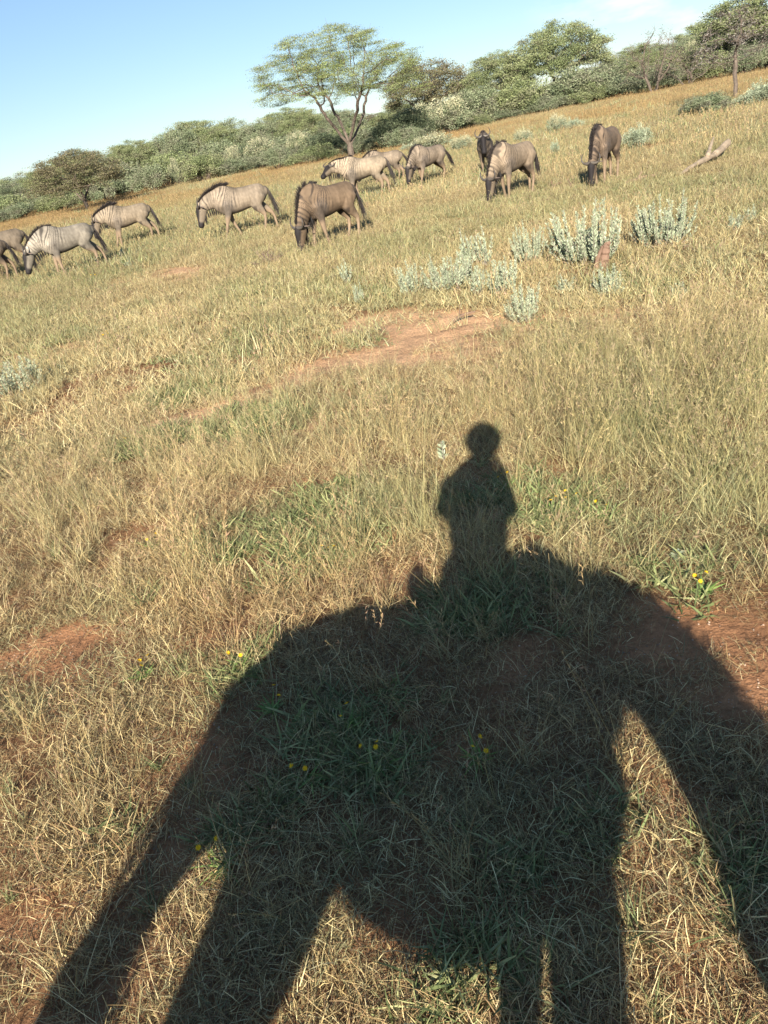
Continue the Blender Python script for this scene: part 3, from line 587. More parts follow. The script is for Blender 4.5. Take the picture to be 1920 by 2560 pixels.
GRZ = dict(neck=(0.86, 0.0, 0.62), head=(0.22, 0.0, -0.97))
WALK = dict(neck=(0.98, 0.0, 1.02), head=(0.42, 0.0, -0.9))
LOW = dict(neck=(0.98, 0.0, 0.80), head=(0.35, 0.0, -0.93))
def build_herd():
    W = wildebeest
    W(1, -22, 712, -3, .95, 'wildebeest cut off by the left edge of the photo, only its hindquarters showing', **LOW, legs=(.2, -.1, .1, -.2), coat=(.33, .26, .20))
    W(2, 25, 678, 2, 1.0, 'brownish wildebeest at the far left, behind the one cut off by the edge', **LOW, legs=(.1, -.1, -.1, .1), coat=(.38, .31, .24))
    W(3, 192, 688, 10, .98, 'pale striped wildebeest walking head down with one hind leg stretched back, third from the left', **LOW, legs=(-.05, .08, .02, -.32), coat=(.50, .45, .385))
    W(4, 338, 616, 2, .98, 'tan wildebeest with a bushy raised mane walking alone left of the middle', neck=(0.95, 0, .98), head=(.25, 0, -.95), legs=(.05, .2, .02, -.26), coat=(.50, .41, .31), mane_len=.19)
    W(5, 618, 592, 3, 1.02, 'tan wildebeest walking with a foreleg lifted, behind the dark grazing one', neck=(.98, 0, .95), head=(.28, 0, -.95), legs=(.2, -.22, .1, -.28), coat=(.50, .41, .32), mane_len=.17)
    W(6, 838, 612, 36, .97, 'dark brown wildebeest grazing in front of the herd, nearest to the viewer', neck=(0.84, .06, .58), head=(.16, -.10, -.96), legs=(-.12, .12, .0, .1), coat=(.36, .26, .18), mane_len=.11)
    W(7, 918, 500, -10, 1.0, 'pale boldly striped wildebeest below the big acacia, looking away with one horn showing', neck=(.99, .1, 1.12), head=(.35, .75, -.35), legs=(.1, -.1, .12, -.12), coat=(.56, .46, .35), stripe=1.15)
    W(8, 968, 461, -8, .90, 'greyish wildebeest half hidden behind the boldly striped one', **LOW, legs=(.05, -.05, .1, -.1), coat=(.42, .34, .265), tail_swing=(-.3, -.1))
    W(9, 1078, 464, 40, .93, 'wildebeest with a black face lowering its head beside the pale flowering bushes', neck=(.90, .05, .74), head=(.25, 0, -.95), legs=(.2, -.12, .1, -.15), coat=(.42, .34, .265), tail_swing=(-.3, 0))
    W(10, 1221, 446, 88, .97, 'wildebeest standing head up and facing the camera, behind a grazing one', neck=(.80, 0, 1.22), head=(.50, 0, -.85), legs=(0, .02, 0, 0), coat=(.30, .24, .19), dark=.1)
    W(11, 1290, 496, 50, .94, 'grazing wildebeest with a white striped neck, in front of the one facing the camera', **GRZ, legs=(.05, -.1, .1, -.1), coat=(.48, .38, .285), stripe=1.0)
    W(12, 1514, 457, 70, .92, 'dark wildebeest grazing head on, alone on the right beyond the silvery bushes', neck=(.88, .02, .60), head=(.22, 0, -.97), legs=(.05, -.05, .1, -.1), coat=(.33, .245, .18), stripe=1.1)
build_herd()

# ------------------------------------------------------------------ the horse that carries the photographer, and its rider
OFF = 0.35                                            # they stand this far behind the lens
NH = np.array([sin(SUN_TRAVEL), cos(SUN_TRAVEL), 0]); TH = np.array([cos(SUN_TRAVEL), -sin(SUN_TRAVEL), 0])
RZ = -SUN_TRAVEL                                      # local +x = towards the horse's head, local +y = the way the rider looks
HORSE_AT = -NH * OFF
def build_horse():
    root = empty('saddle_horse', HORSE_AT, RZ); tag(root, 'bay riding horse carrying the photographer, its head lowered to the grass', 'horse')
    ts = []
    p, r = smooth_path([(-1.20, 0, 1.31), (-1.08, 0, 1.29), (-.83, 0, 1.265), (-.60, 0, 1.245), (-.42, 0, 1.20), (-.17, 0, 1.175), (.06, 0, 1.21), (.13, 0, 1.265), (.19, 0, 1.33)],
                       [(.10, .14), (.20, .23), (.28, .33), (.30, .345), (.305, .39), (.31, .385), (.27, .36), (.20, .26), (.14, .16)], 4); ts.append(tube(p, r, 24)); ts.append(tube([(.18, 0, 1.30), (.31, 0, 1.24)], [(.15, .15), (.13, .12)], 16))
    neckp, neckr = smooth_path([(.20, 0, 1.43), (.40, 0, 1.45), (.56, 0, 1.34), (.665, 0, 1.12), (.675, 0, .95)], [(.15, .22), (.13, .20), (.10, .19), (.085, .195), (.075, .17)], 4); ts.append(tube(neckp, neckr, 18))
    hd = unit((.10, 0, -1)); ne = np.array([.67, 0, .90])
    p, r = smooth_path([ne - hd * .02, ne + hd * .12, ne + hd * .28, ne + hd * .44, ne + hd * .55], [(.09, .15), (.095, .165), (.07, .125), (.055, .085), (.058, .07)], 3); ts.append(tube(p, r, 16, up=(1, 0, .2)))
    for sy, f in ((1, -.11), (-1, .10)):
        y = .16 * sy; P = [(.04 + f * .5, y, 1.16), (.05 + f * .8, y, .92), (-.02 + f * .95, y * .9, .56), (-.03 + f * .95, y * .85, .32), (-.03 + f, y * .85, .13), (.02 + f, y * .85, .04)]
        p, r = smooth_path(P, [(.12, .15), (.08, .095), (.045, .05), (.035, .038), (.035, .04), (.055, .06)], 3); ts.append(tube(p, r, 12, up=(1, 0, 0)))
    for sy, f in ((1, -.52), (-1, -.02)):
        y = .17 * sy; P = [(-.92, y, 1.25), (-.86 + f * .65, y, .98), (-.985 + f * .90 - (.05 if sy < 0 else 0), y, .66), (-1.00 + f - (.07 if sy < 0 else -.03), y * .9, .34), (-.99 + f, y * .9, .12), (-.93 + f, y * .9, .04)]
        p, r = smooth_path(P, [(.18, .30), (.11, .08 if sy > 0 else .20), (.05, .10 if sy > 0 else .115), (.038, .07 if sy > 0 else .055), (.038, .05), (.056, .065)], 3); ts.append(tube(p, r, 12, up=(1, 0, 0)))
    me = fused('body', ts, .022, 3)
    def fn(V):
        c = np.tile([.19, .085, .035], (len(V), 1)); d = smooth(.75, .45, V[:, 2])[:, None] * (V[:, 0] < .45)[:, None]; return c * (1 - d) + np.array([.03, .022, .018]) * d
    link('body', paint(me, fn, M_COAT), root)
    for sy in (1, -1):
        p, r = smooth_path([(.63, sy * .06, 1.0), (.66, sy * .08, 1.12), (.72, sy * .085, 1.22)], [(.03, .018), (.035, .02), (.008, .006)], 3); link('ear', plain('ear', [tube(p, r, 8)], M_COAT, np.array([.17, .075, .03])), root)
        link('eye', plain('eye', [tube([(.72, sy * .07, .79), (.72, sy * .095, .79)], [.02, .018], 10)], M_HORN, np.array([.01, .01, .01])), root)
    R_, Dv = [], []
    g = np.random.default_rng(5)
    for k in range(500):
        q = g.random() * (len(neckp) - 1); a = int(min(q, len(neckp) - 2)); tg = unit(neckp[a + 1] - neckp[a]); u = np.array([-tg[2], 0, tg[0]]); u = u if u[0] + u[2] > 0 else -u
        R_.append(neckp[a] + u * neckr[a][1] * .95 + np.array([0, g.normal(0, .01), 0])); Dv.append(u * .12 + np.array([0, .9, -.4]))
    link('mane', hair('mane', R_, Dv, .2, .012, (.03, .02, .018), 3, droop=1.2), root)
    R_ = [np.array([-1.25, 0, 1.34]) + g.normal(0, .02, 3) for k in range(350)]
    link('tail', hair('tail', R_, [(-.22, 0, -.8)] * 350, .80, .014, (.03, .02, .018), 4, segs=5, droop=1.2, spread=.06), root)
    # saddle and tack
    sd = []
    p, r = smooth_path([(-.42, 0, 1.60), (-.30, 0, 1.575), (-.08, 0, 1.57), (.07, 0, 1.67), (.20, 0, 1.69), (.35, 0, 1.60)], [(.20, .05), (.20, .04), (.17, .035), (.14, .06), (.12, .075), (.10, .05)], 3); sd.append(tube(p, r, 14))
    link('saddle', plain('saddle', sd, M_CLOTH, np.array([.09, .045, .025])), root)
    p, r = smooth_path([(-.44, .14, 1.60), (-.45, 0, 1.69), (-.44, -.14, 1.60)], [(.045, .045), (.05, .05), (.045, .045)], 4); link('saddle_bag', plain('saddle_bag', [tube(p, r, 12, up=(1, 0, 0))], M_CLOTH, np.array([.05, .05, .04])), root)
    for sy in (1, -1):
        link('saddle_flap', plain('saddle_flap', [tube([(-.05, sy * .29, 1.48), (0, sy * .335, 1.25), (.04, sy * .34, 1.02)], [(.22, .012), (.20, .012), (.13, .012)], 12, up=(0, sy, .2))], M_CLOTH, np.array([.08, .04, .022])), root)
        link('stirrup', plain('stirrup', [tube([(.0, sy * .36, 1.2), (.02, sy * .375, .98), (.04, sy * .38, .80)], [.008, .008, .008], 6)] + [tube([(-.02 + .06, sy * .38 + a * .055, .80), (.04, sy * .38 + a * .065, .72), (.04, sy * .38 + a * .05, .66)], [.007, .007, .007], 6) for a in (1, -1)] + [tube([(.04, sy * .38 - .06, .66), (.04, sy * .38 + .06, .66)], [(.03, .006), (.03, .006)], 6)], M_HORN, np.array([.2, .2, .2])), root)
        p, r = smooth_path([(.74, sy * .065, .42), (.62, sy * .14, .85), (.40, sy * .12, 1.38), (.12, sy * .03, 1.76)], [.009] * 4, 5); link('rein', plain('rein', [tube(p, r, 6)], M_CLOTH, np.array([.03, .02, .015])), root)
    hs = []
    for t_, rr in ((.36, (.072, .105)), (.08, (.104, .175))):
        c = ne + hd * t_; th = np.linspace(0, 2 * pi, 17); hs.append(tube([c + np.array([cos(a) * rr[1] * 1.04, sin(a) * rr[0] * 1.06, 0]) for a in th], [.009] * 17, 6))
    hs += [tube([ne + hd * .08 + np.array([0, sy * .108, 0]), ne + hd * .36 + np.array([0, sy * .08, 0])], [.009, .009], 6) for sy in (1, -1)]
    link('bridle', plain('bridle', hs, M_CLOTH, np.array([.03, .02, .015])), root)

def hand_tubes(wrist, fwd, palm_n, s=1, curl=.9, side=1):
    """palm, five unequal bent fingers; fwd = towards the fingers, palm_n = out of the palm"""
    fwd = unit(fwd); palm_n = unit(palm_n - np.dot(palm_n, fwd) * fwd); lat = np.cross(fwd, palm_n) * side
    w = np.array(wrist, float); out = [tube([w, w + fwd * .04, w + fwd * .085], [(.026, .017), (.038, .015), (.040, .013)], 12, up=palm_n)]
    for k, (ln, o) in enumerate(((.070, .030), (.080, .010), (.074, -.010), (.058, -.029))):
        b = w + fwd * .08 + lat * o; P = [b - fwd * .01, b]; d = fwd.copy(); a = 0
        for seg in (.45, .31, .24):
            a += curl * (.55 if seg == .45 else .6); d = fwd * cos(a) + palm_n * sin(a); P.append(P[-1] + d * ln * seg)
        out.append(tube(P, [.0095, .0095, .0088, .0080, .0068], 8, up=lat))
    tb = w + fwd * .02 + lat * .028; P = [tb, tb + (fwd * .6 + lat * .7) * .035 + palm_n * .008, tb + (fwd * .95 + lat * .6) * .055 + palm_n * .022, tb + (fwd * 1.2 + lat * .35) * .062 + palm_n * .036]
    out.append(tube(P, [.014, .0115, .0095, .0078], 8, up=palm_n)); return out

def build_rider():
    root = empty('person', HORSE_AT, RZ); tag(root, 'rider in a helmet and khaki shirt sitting on the horse and holding up a phone', 'person')
    ts = []
    p, r = smooth_path([(-.14, 0, 1.66), (-.11, 0, 1.76), (-.10, .01, 1.90), (-.10, .02, 2.03), (-.085, .02, 2.16), (-.05, .02, 2.26)], [(.19, .17), (.15, .16), (.175, .15), (.20, .14), (.17, .12), (.105, .09)], 4); ts.append(tube(p, r, 20, up=(0, 1, 0)))
    ts.append(tube([(-.09, .02, 2.22), (-.05, .04, 2.33)], [.058, .055], 12, up=(0, 1, 0)))
    # head looking along +y
    hc = np.array([-.01, .05, 2.42])
    p, r = smooth_path([hc + np.array([0, .015, -.115]), hc + np.array([0, .012, -.07]), hc, hc + np.array([0, 0, .07])], [(.045, .05), (.066, .072), (.078, .096), (.065, .08)], 4); ts.append(tube(p, [(a, b) for a, b in r], 18, up=(0, 1, 0)))
    ts.append(tube([hc + np.array([0, .085, .01]), hc + np.array([0, .105, -.025]), hc + np.array([0, .098, -.035])], [.009, .014, .012], 8, up=(1, 0, 0)))     # nose
    for sy in (1, -1): ts.append(tube([hc + np.array([sy * .075, -.01, .015]), hc + np.array([sy * .088, -.02, -.005]), hc + np.array([sy * .078, -.008, -.03])], [(.012, .02), (.012, .022), (.008, .014)], 8, up=(0, 1, 0)))
    ts.append(tube([hc + np.array([-.022, .088, -.06]), hc + np.array([.022, .088, -.06])], [.008, .008], 8)); ts.append(tube([hc + np.array([-.02, .085, -.073]), hc + np.array([.02, .085, -.073])], [.009, .009], 8))
    # arms: elbows out, both hands at the phone in front of the chin
    cx, cz = 0.0, CAM_H; PH = np.array([0.0, OFF - .03, CAM_H])           # phone, local frame
    arms = {}
    for sy, sh, el, wr in ((1, (.04, .03, 2.14), (.085, .13, 1.92), (PH[0] + .085, PH[1] - .05, CAM_H - .10)), (-1, (-.25, .03, 2.14), (-.285, .14, 1.95), (PH[0] - .085, PH[1] - .05, CAM_H - .10))):
        p, r = smooth_path([(-.10 + sy * .06, .02, 2.14), sh, np.array(sh) * .5 + np.array(el) * .5, el, np.array(el) * .5 + np.array(wr) * .5, wr], [.075, .07, .066, .064, .048, .030], 3); ts.append(tube(p, r, 12, up=(0, 1, 0.1)))
        fw = unit(PH + np.array([sy * .055, -.01, -.02]) - np.array(wr)); ts += hand_tubes(wr, fw, np.array([-sy * 1.0, .25, 0]), curl=.55, side=1 if sy > 0 else -1)
    # legs astride
    for sy in (1, -1):
        p, r = smooth_path([(-.17, sy * .08, 1.69), (-.03, sy * .26, 1.60), (.14, sy * .37, 1.36), (.16, sy * .395, 1.24), (.06, sy * .41, 1.0), (.01, sy * .40, .80), (0, sy * .39, .74)], [(.11, .12), (.10, .11), (.075, .08), (.065, .07), (.06, .065), (.045, .05), (.045, .05)], 4); ts.append(tube(p, r, 14, up=(0, 1, 0)))
        ts.append(tube([(-.05, sy * .39, .71), (.05, sy * .39, .70), (.16, sy * .395, .69)], [(.042, .045), (.045, .04), (.038, .028)], 10))
    me = fused('body', ts, .0065, 2)
    def fn(V):
        c = np.tile([.30, .24, .15], (len(V), 1)); skin = np.array([.42, .24, .16])
        leg = (V[:, 2] < 1.74); c[leg] = (.06, .07, .10); c[V[:, 2] < .98] = (.05, .03, .02)
        c[(V[:, 2] > 2.255) & (np.abs(V[:, 0] + .05) < .16) & (V[:, 1] < .17)] = skin
        hands = (V[:, 1] > OFF - .11) & (V[:, 2] > CAM_H - .13); c[hands] = skin
        lips = (np.abs(V[:, 0] - hc[0]) < .026) & (np.abs(V[:, 2] - hc[2] + .066) < .014) & (V[:, 1] > hc[1] + .075); c[lips] = (.35, .12, .10)
        return c
    link('body', paint(me, fn, M_CLOTH), root)
    for sy in (1, -1): link('eye', plain('eye', [tube([hc + np.array([sy * .03, .070, .005]), hc + np.array([sy * .03, .083, .005])], [(.013, .009), (.011, .007)], 10)], M_HORN, np.array([.05, .03, .02])), root)
    # helmet
    th = np.linspace(0, 1, 9); P = [hc + np.array([0, -.005, .0 + .15 * t]) for t in th]; R = [(.137 * sqrt(max(0.02, 1 - t * t)), .145 * sqrt(max(.02, 1 - t * t))) for t in th]
    hm = link('helmet', plain('helmet', [tube(P, R, 22, up=(0, 1, 0)), tube([hc + np.array([0, .10, .03]), hc + np.array([0, .17, .02])], [(.085, .006), (.05, .005)], 12)], M_HORN, np.array([.03, .03, .035])), root)
    st = []
    for sy in (1, -1): st.append(tube([hc + np.array([sy * .095, 0, .02]), hc + np.array([sy * .07, .02, -.07]), hc + np.array([0, .03, -.13])], [.006, .006, .006], 6))
    link('chin_strap', plain('chin_strap', st, M_CLOTH, np.array([.02, .02, .02])), hm)
    ph = bpy.data.meshes.new('phone'); w, h, d = .078, .160, .0085
    V, F4, F3 = tube([(0, -d / 2, 0), (0, d / 2, 0)], [(w / 2, h / 2), (w / 2, h / 2)], 4, up=(0, 0, 1))
    m = plain('phone', [tube([(0, -d / 2, -h / 2 + .006), (0, -d / 2, h / 2 - .006)], [(w / 2, d / 2), (w / 2, d / 2)], 16, up=(0, 1, 0))], M_HORN, np.array([.02, .02, .025]))
    o = link('smartphone', m); q = np.array([[RGT[i], FWD[i], UPV[i]] for i in range(3)]); o.matrix_world = Matrix([[*q[0], 0], [*q[1], 0], [*q[2], 0], [0, 0, 0, 1]])
    lc = CAM - FWD * .012 - UPV * .05 - RGT * 0.0; o.location = lc
    tag(o, 'black smartphone held up in both hands by the rider', 'phone')
build_horse(); build_rider()

# ------------------------------------------------------------------ trees and bushes
def colonize(seed, attr, roots, step=0.35, infl=2.2, kill=0.55, iters=90, wander=0.15):
    g = np.random.default_rng(seed); A = np.array(attr); P = [np.array(r, float) for r in roots[0]]; par = list(roots[1])
    for it in range(iters):
        if not len(A): break
        Q = np.array(P); d = ((A[:, None] - Q[None]) ** 2).sum(2); ni = d.argmin(1); dm = np.sqrt(d[np.arange(len(A)), ni])
        ok = dm < (infl if it > 8 else 99)
        if not ok.any(): ok = dm < 99
        grown = {}
        for a, n in zip(A[ok], ni[ok]): grown.setdefault(int(n), []).append(unit(a - Q[n]))
        for n, ds in grown.items():
            v = np.mean(ds, 0) + g.normal(0, wander, 3); v = unit(v); P.append(P[n] + v * step); par.append(n)
        Q = np.array(P[-len(grown):]); dd = np.sqrt(((A[:, None] - Q[None]) ** 2).sum(2)).min(1); A = A[dd > kill]
        if len(P) > 2600: break
    return np.array(P), np.array(par)
def limb_mesh(P, par, r_tip, r_trunk, expo=2.2):
    n = len(P); w = np.zeros(n); kids = np.zeros(n, int)
    for i in range(n - 1, -1, -1):
        if w[i] == 0: w[i] = 1.0
        if par[i] >= 0: w[par[i]] += w[i]; kids[par[i]] += 1
    R = r_tip * w ** (1 / expo); R = np.minimum(R * 1.0, r_trunk) if R.max() < r_trunk else R * 1.0
    k = np.log(r_trunk / r_tip) / max(1e-6, np.log(w.max())); R = r_tip * w ** k
    Vs, Fs = [], []; off = 0
    for i in range(n):
        p = par[i]
        if p < 0: continue
        a, b = P[p], P[i]; ra, rb = min(R[p], R[i] * 1.35), R[i]; m = 7 if ra > .06 else (5 if ra > .025 else 3)
        t = unit(b - a); s = unit(np.cross(t, [0.31, 0.95, 0.05])); u = np.cross(s, t); th = np.arange(m) * 2 * pi / m
        ring = np.outer(np.cos(th), s) + np.outer(np.sin(th), u)
        Vs.append(a - t * ra * .3 + ring * ra); Vs.append(b + ring * rb); j = np.arange(m); j2 = (j + 1) % m
        q = np.stack([off + j, off + j2, off + m + j2, off + m + j], 1); Fs.append(q); off += 2 * m
    return np.concatenate(Vs), np.concatenate(Fs), w
def leaves(g, C, n_each, sx, sz, size, cols, clump=None, cv=0.25):
    """small leaf faces round the centres C"""
    C = np.repeat(np.asarray(C), n_each, 0); n = len(C)
    ctr = C + g.normal(0, 1, (n, 3)) * np.array([sx, sx, sz])
    a = g.normal(0, 1, (n, 3)) * [1, 1, .6]; a /= np.linalg.norm(a, axis=1)[:, None]; b = np.cross(a, g.normal(0, 1, (n, 3))); b /= np.linalg.norm(b, axis=1)[:, None]
    L_ = g.uniform(.6, 1.3, (n, 1)) * size; W_ = L_ * g.uniform(.35, .6, (n, 1))
    V = np.stack([ctr - a * L_ / 2, ctr + b * W_ / 2, ctr + a * L_ / 2, ctr - b * W_ / 2], 1).reshape(-1, 3)
    Fq = np.arange(n * 4).reshape(-1, 4); cols = np.asarray(cols, float)
    nv = fbm(C[:, 0] * .9 + C[:, 2], C[:, 1] * .9 + C[:, 2] * 1.3, 77, 3); ci = np.clip(((nv - .25) / .5 * len(cols) + g.normal(0, .6, n)).astype(int), 0, len(cols) - 1)
    c = cols[ci] * g.uniform(1 - cv, 1 + cv, (n, 1)); return V, Fq, np.repeat(c, 4, 0)
OLIVE = [(.18, .215, .10), (.23, .265, .12), (.28, .305, .15), (.22, .22, .13)]
GREYGREEN = [(.18, .215, .12), (.225, .26, .15), (.27, .295, .175), (.225, .22, .15)]
DARKG = [(.08, .105, .06), (.11, .135, .075), (.14, .16, .09)]
YELLOWG = [(.20, .24, .09), (.25, .30, .10), (.20, .22, .10), (.31, .35, .14)]
BROWNG = [(.17, .16, .08), (.21, .18, .10), (.15, .13, .08), (.19, .20, .09)]
SILV = [(.36, .405, .27), (.46, .50, .345), (.28, .32, .21)]
CREAM = [(.48, .45, .27), (.56, .53, .36), (.38, .37, .22)]
def umbrella_attr(g, n, Hh, Rr, th, flat=0.5, low=0.0, lop=(0, 0), holes=0.42):
    out = []
    while len(out) < n:
        x, y = g.uniform(-1, 1, 2); r = sqrt(x * x + y * y)
        if r > 1: continue
        zt = Hh * (1 - (1 - flat) * .55 * r ** 2.2) + lop[0] * x * Hh + lop[1] * y * Hh
        zb = zt - th * (1 - .35 * r) - low * (1 - r)
        z = g.uniform(zb, zt)
        if fbm(x * 4.0 + z * .8, y * 4.0 + z * .5, 13, 3) < holes: continue
        out.append((x * Rr, y * Rr, z))
    return out
BARKC = (.19, .15, .12)
def tree_meshes(kind, seed):
    """returns (trunk mesh, crown mesh) about 1:1 metres"""
    g = np.random.default_rng(seed)
    K = dict(big=(760, 12.2, 7.3, 5.6, .50, 1.8, 1.5, YELLOWG + GREYGREEN[:1], 125, .38, .08, .10, .27, .385),
             flat=(520, 8.5, 5.6, 4.4, .45, 1.2, 1.0, OLIVE, 125, .42, .13, .17, .24, .38),
             round=(420, 6.5, 4.2, 4.8, .35, .8, .7, GREYGREEN, 120, .38, .17, .16, .16, .30),
             brown=(360, 7.0, 4.4, 3.8, .4, 1.2, 1.0, BROWNG, 125, .38, .13, .15, .18, .38),
             twig=(300, 6.0, 3.4, 3.8, .3, .8, .9, BROWNG, 5, .28, .18, .14, .12, .30),
             thin=(260, 7.6, 2.7, 3.4, .35, .4, 3.6, [(.24, .215, .19), (.20, .175, .15), (.28, .26, .22)], 12, .26, .2, .14, .13, .30))[kind]
    n, Hh, Rr, th, flat, low, tr, cols, per, sx, sz, size, rt, holes = K
    at = umbrella_attr(g, n, Hh, Rr, th, flat, low, holes=holes, lop=(.05, .03) if kind == 'big' else (g.normal(0, .04), g.normal(0, .04)))
    st = .42 if kind == 'big' else .45
    if kind in ('big', 'flat', 'brown'):
        roots = [np.array([0, 0, -.3])]; par = [-1]; z = 0
        while z < tr: z += .4; roots.append(np.array([.05 * z + g.normal(0, .02), g.normal(0, .02), z])); par.append(len(roots) - 2)
        m = len(roots) - 1; roots0 = len(roots)
        for k in range(4 if kind == 'big' else 3):
            a = k * 2 * pi / (4 if kind == 'big' else 3) + g.uniform(-.4, .4); q = m - (k % 2); b = roots[q]; lean = g.uniform(.45, .8)
            for j in range(7 if kind == 'big' else 4):
                b = b + np.array([cos(a) * lean, sin(a) * lean, 1.0]) * .36 + g.normal(0, .035, 3); roots.append(b); par.append(q if j == 0 else len(roots) - 2)
    elif kind == 'thin':
        roots = [np.array([0, 0, -.2])]; par = [-1]
        for k in range(9): roots.append(np.array([g.normal(0, .025), g.normal(0, .025), .45 * (k + 1)])); par.append(k)
    else:
        roots = []; par = []
        for k in range(4):
            a = k * 1.6 + g.uniform(-.4, .4); b = np.array([cos(a) * .12, sin(a) * .12, -.2]); roots.append(b); par.append(-1)
            for j in range(4): b = b + np.array([cos(a) * .5, sin(a) * .5, 1]) * .33 + g.normal(0, .04, 3); roots.append(b); par.append(len(roots) - 2)
    P, pa = colonize(seed, at, (roots, par), step=st, infl=2.6, kill=.62)
    V, Fq, w = limb_mesh(P, pa, .014 if kind != 'big' else .013, rt)
    tm = mesh_np('trunk', V, Fq, M_BARK, np.tile(BARKC, (len(V), 1)) * .8)
    tips = P[(w < (5 if kind != 'thin' else 9)) & (P[:, 2] > tr * .8 + .4)]
    lv = leaves(g, tips, per, sx, sz, size, cols)
    # fine bare twigs in the crown
    tw = []; c = tips[g.integers(0, len(tips), min(1500, len(tips) * (4 if kind in ('thin', 'twig', 'brown') else 1)))]
    d = g.normal(0, 1, (len(c), 3)) * [1, 1, .6] + [0, 0, .35]; d /= np.linalg.norm(d, axis=1)[:, None]; e = c + d * g.uniform(.3, .8, (len(c), 1)); ww = np.cross(d, g.normal(0, 1, (len(c), 3))); ww /= np.linalg.norm(ww, axis=1)[:, None]; ww *= .014
    VV = np.stack([c - ww, c + ww, e + ww * .4, e - ww * .4], 1).reshape(-1, 3); FF = np.arange(len(c) * 4).reshape(-1, 4)
    CC = np.tile((.19, .155, .13), (len(VV), 1)); V2, F2, C2 = merge([lv, (VV, FF, CC)])
    return tm, mesh_np('crown', V2, F2, M_LEAF, C2)
def bush_meshes(seed, cols, Rr=2.2, Hh=2.4, n=6500, size=.15, blossom=False, dense=1.0, lumps=26):
    g = np.random.default_rng(seed); cen = []
    for k in range(lumps):
        a = g.random() * 2 * pi; q = sqrt(g.random()); x, y = cos(a) * q * Rr * .78, sin(a) * q * Rr * .78; z = Hh * (.25 + .55 * sqrt(max(0, 1 - q * q)) * g.uniform(.35, 1.05)); cen.append((x, y, z, g.uniform(.42, .8) * Rr * .45))
    cen = np.array(cen); idx = g.integers(0, lumps, n); d = g.normal(0, 1, (n, 3)); d /= np.linalg.norm(d, axis=1)[:, None]; d[:, 2] *= .8
    P = cen[idx, :3] + d * cen[idx, 3:4] * g.uniform(.55, 1.12, (n, 1)) ** .7; P = P[P[:, 2] > .05]
    # twiggy outgrowths
    sp = []
    for k in range(60):
        c = cen[g.integers(lumps)]; v = unit(g.normal(0, 1, 3) + [0, 0, .7]); t = g.random(22)[:, None]; sp.append(c[:3] + v * c[3] * (1.0 + .55 * t) + g.normal(0, .04, (22, 3)))
    P = np.vstack([P] + sp); P = P[P[:, 2] > .05]
    cr = mesh_np('crown', *[q for q in [leaves(g, P, 1, .05, .05, size, cols)][0][:2]], M_LEAF, None) if False else None
    V, Fq, C = leaves(g, P, 1, .05, .05, size, cols, cv=.3); crown = mesh_np('crown', V, Fq, M_LEAF, C)
    tb = []
    for k in range(16):
        c = cen[g.integers(lumps)][:3]; tb.append(tube([(g.normal(0, .12), g.normal(0, .12), -.1), c * np.array([.45, .45, .5]) + g.normal(0, .08, 3), c], [.04, .028, .012], 5))
    trunk = plain('stem', tb, M_BARK, np.array(BARKC)); bl = None
    if blossom:
        zc = cen[idx, 2] + cen[idx, 3] * .3; P0 = cen[idx, :3] + d * cen[idx, 3:4]; top = P0[(P0[:, 2] > Hh * .55) & (P0[:, 2] > zc) & (fbm(P0[:, 0] * 1.6, P0[:, 1] * 1.6, 5, 2) > .42)]; k = g.integers(0, len(top), 3600)
        V, Fq, C = leaves(g, top[k] + [0, 0, .08], 1, .05, .14, size * .9, CREAM, cv=.15); bl = mesh_np('blossom', V, Fq, M_SILVER, C)
    return trunk, crown, bl

def silver_meshes(seed, nst, Rr, Hh, dens=1.0):
    g = np.random.default_rng(seed); Vs, tb = [], []; parts = []
    for k in range(nst):
        a = g.random() * 2 * pi; q = sqrt(g.random()) * Rr; h = Hh * g.uniform(.42, 1.1) * (1 - .3 * (q / max(Rr, .01)) ** 2); top = np.array([cos(a) * q, sin(a) * q, h]); base = top * np.array([.38, .38, 0]) + g.normal(0, .015, 3) * [1, 1, 0] + [0, 0, -.02]; top = top + g.normal(0, .04, 3) * [1, 1, .5] * min(1, nst - 1)
        mid = base * .5 + top * .5 + np.array([cos(a), sin(a), 0]) * q * .14; P, R = smooth_path([base, mid, top], [.008, .006, .003], 4); tb.append(tube(P, R, 5))
        n = int(90 * dens * h / .7) + 14; t = g.uniform(.22, 1, n); ii = np.clip((t * (len(P) - 1)).astype(int), 0, len(P) - 2); f = (t * (len(P) - 1) - ii)[:, None]; PP = np.array(P); c = PP[ii] * (1 - f) + PP[ii + 1] * f; ax = PP[ii + 1] - PP[ii]; ax /= np.linalg.norm(ax, axis=1)[:, None]
        an = g.random(n) * 2 * pi; out = np.stack([np.cos(an), np.sin(an), np.zeros(n)], 1); d = ax * .9 + out * .8; d /= np.linalg.norm(d, axis=1)[:, None]
        L_ = (g.uniform(.018, .055, n) * (1.15 - .55 * t))[:, None] * 1.45; wv = np.cross(d, g.normal(0, 1, (n, 3))); wv /= np.linalg.norm(wv, axis=1)[:, None]; W_ = L_ * .30
        V = np.stack([c, c + d * L_ * .55 + wv * W_ / 2, c + d * L_, c + d * L_ * .55 - wv * W_ / 2], 1).reshape(-1, 3)
        col = np.array(SILV)[g.integers(0, 3, n)] * g.uniform(.85, 1.25, (n, 1)); parts.append((V, np.arange(n * 4).reshape(-1, 4), np.repeat(col, 4, 0)))
    V, Fq, C = merge(parts); return plain('stem', tb, M_BARK, np.array([.28, .25, .2])), mesh_np('foliage', V, Fq, M_SILVER, C)

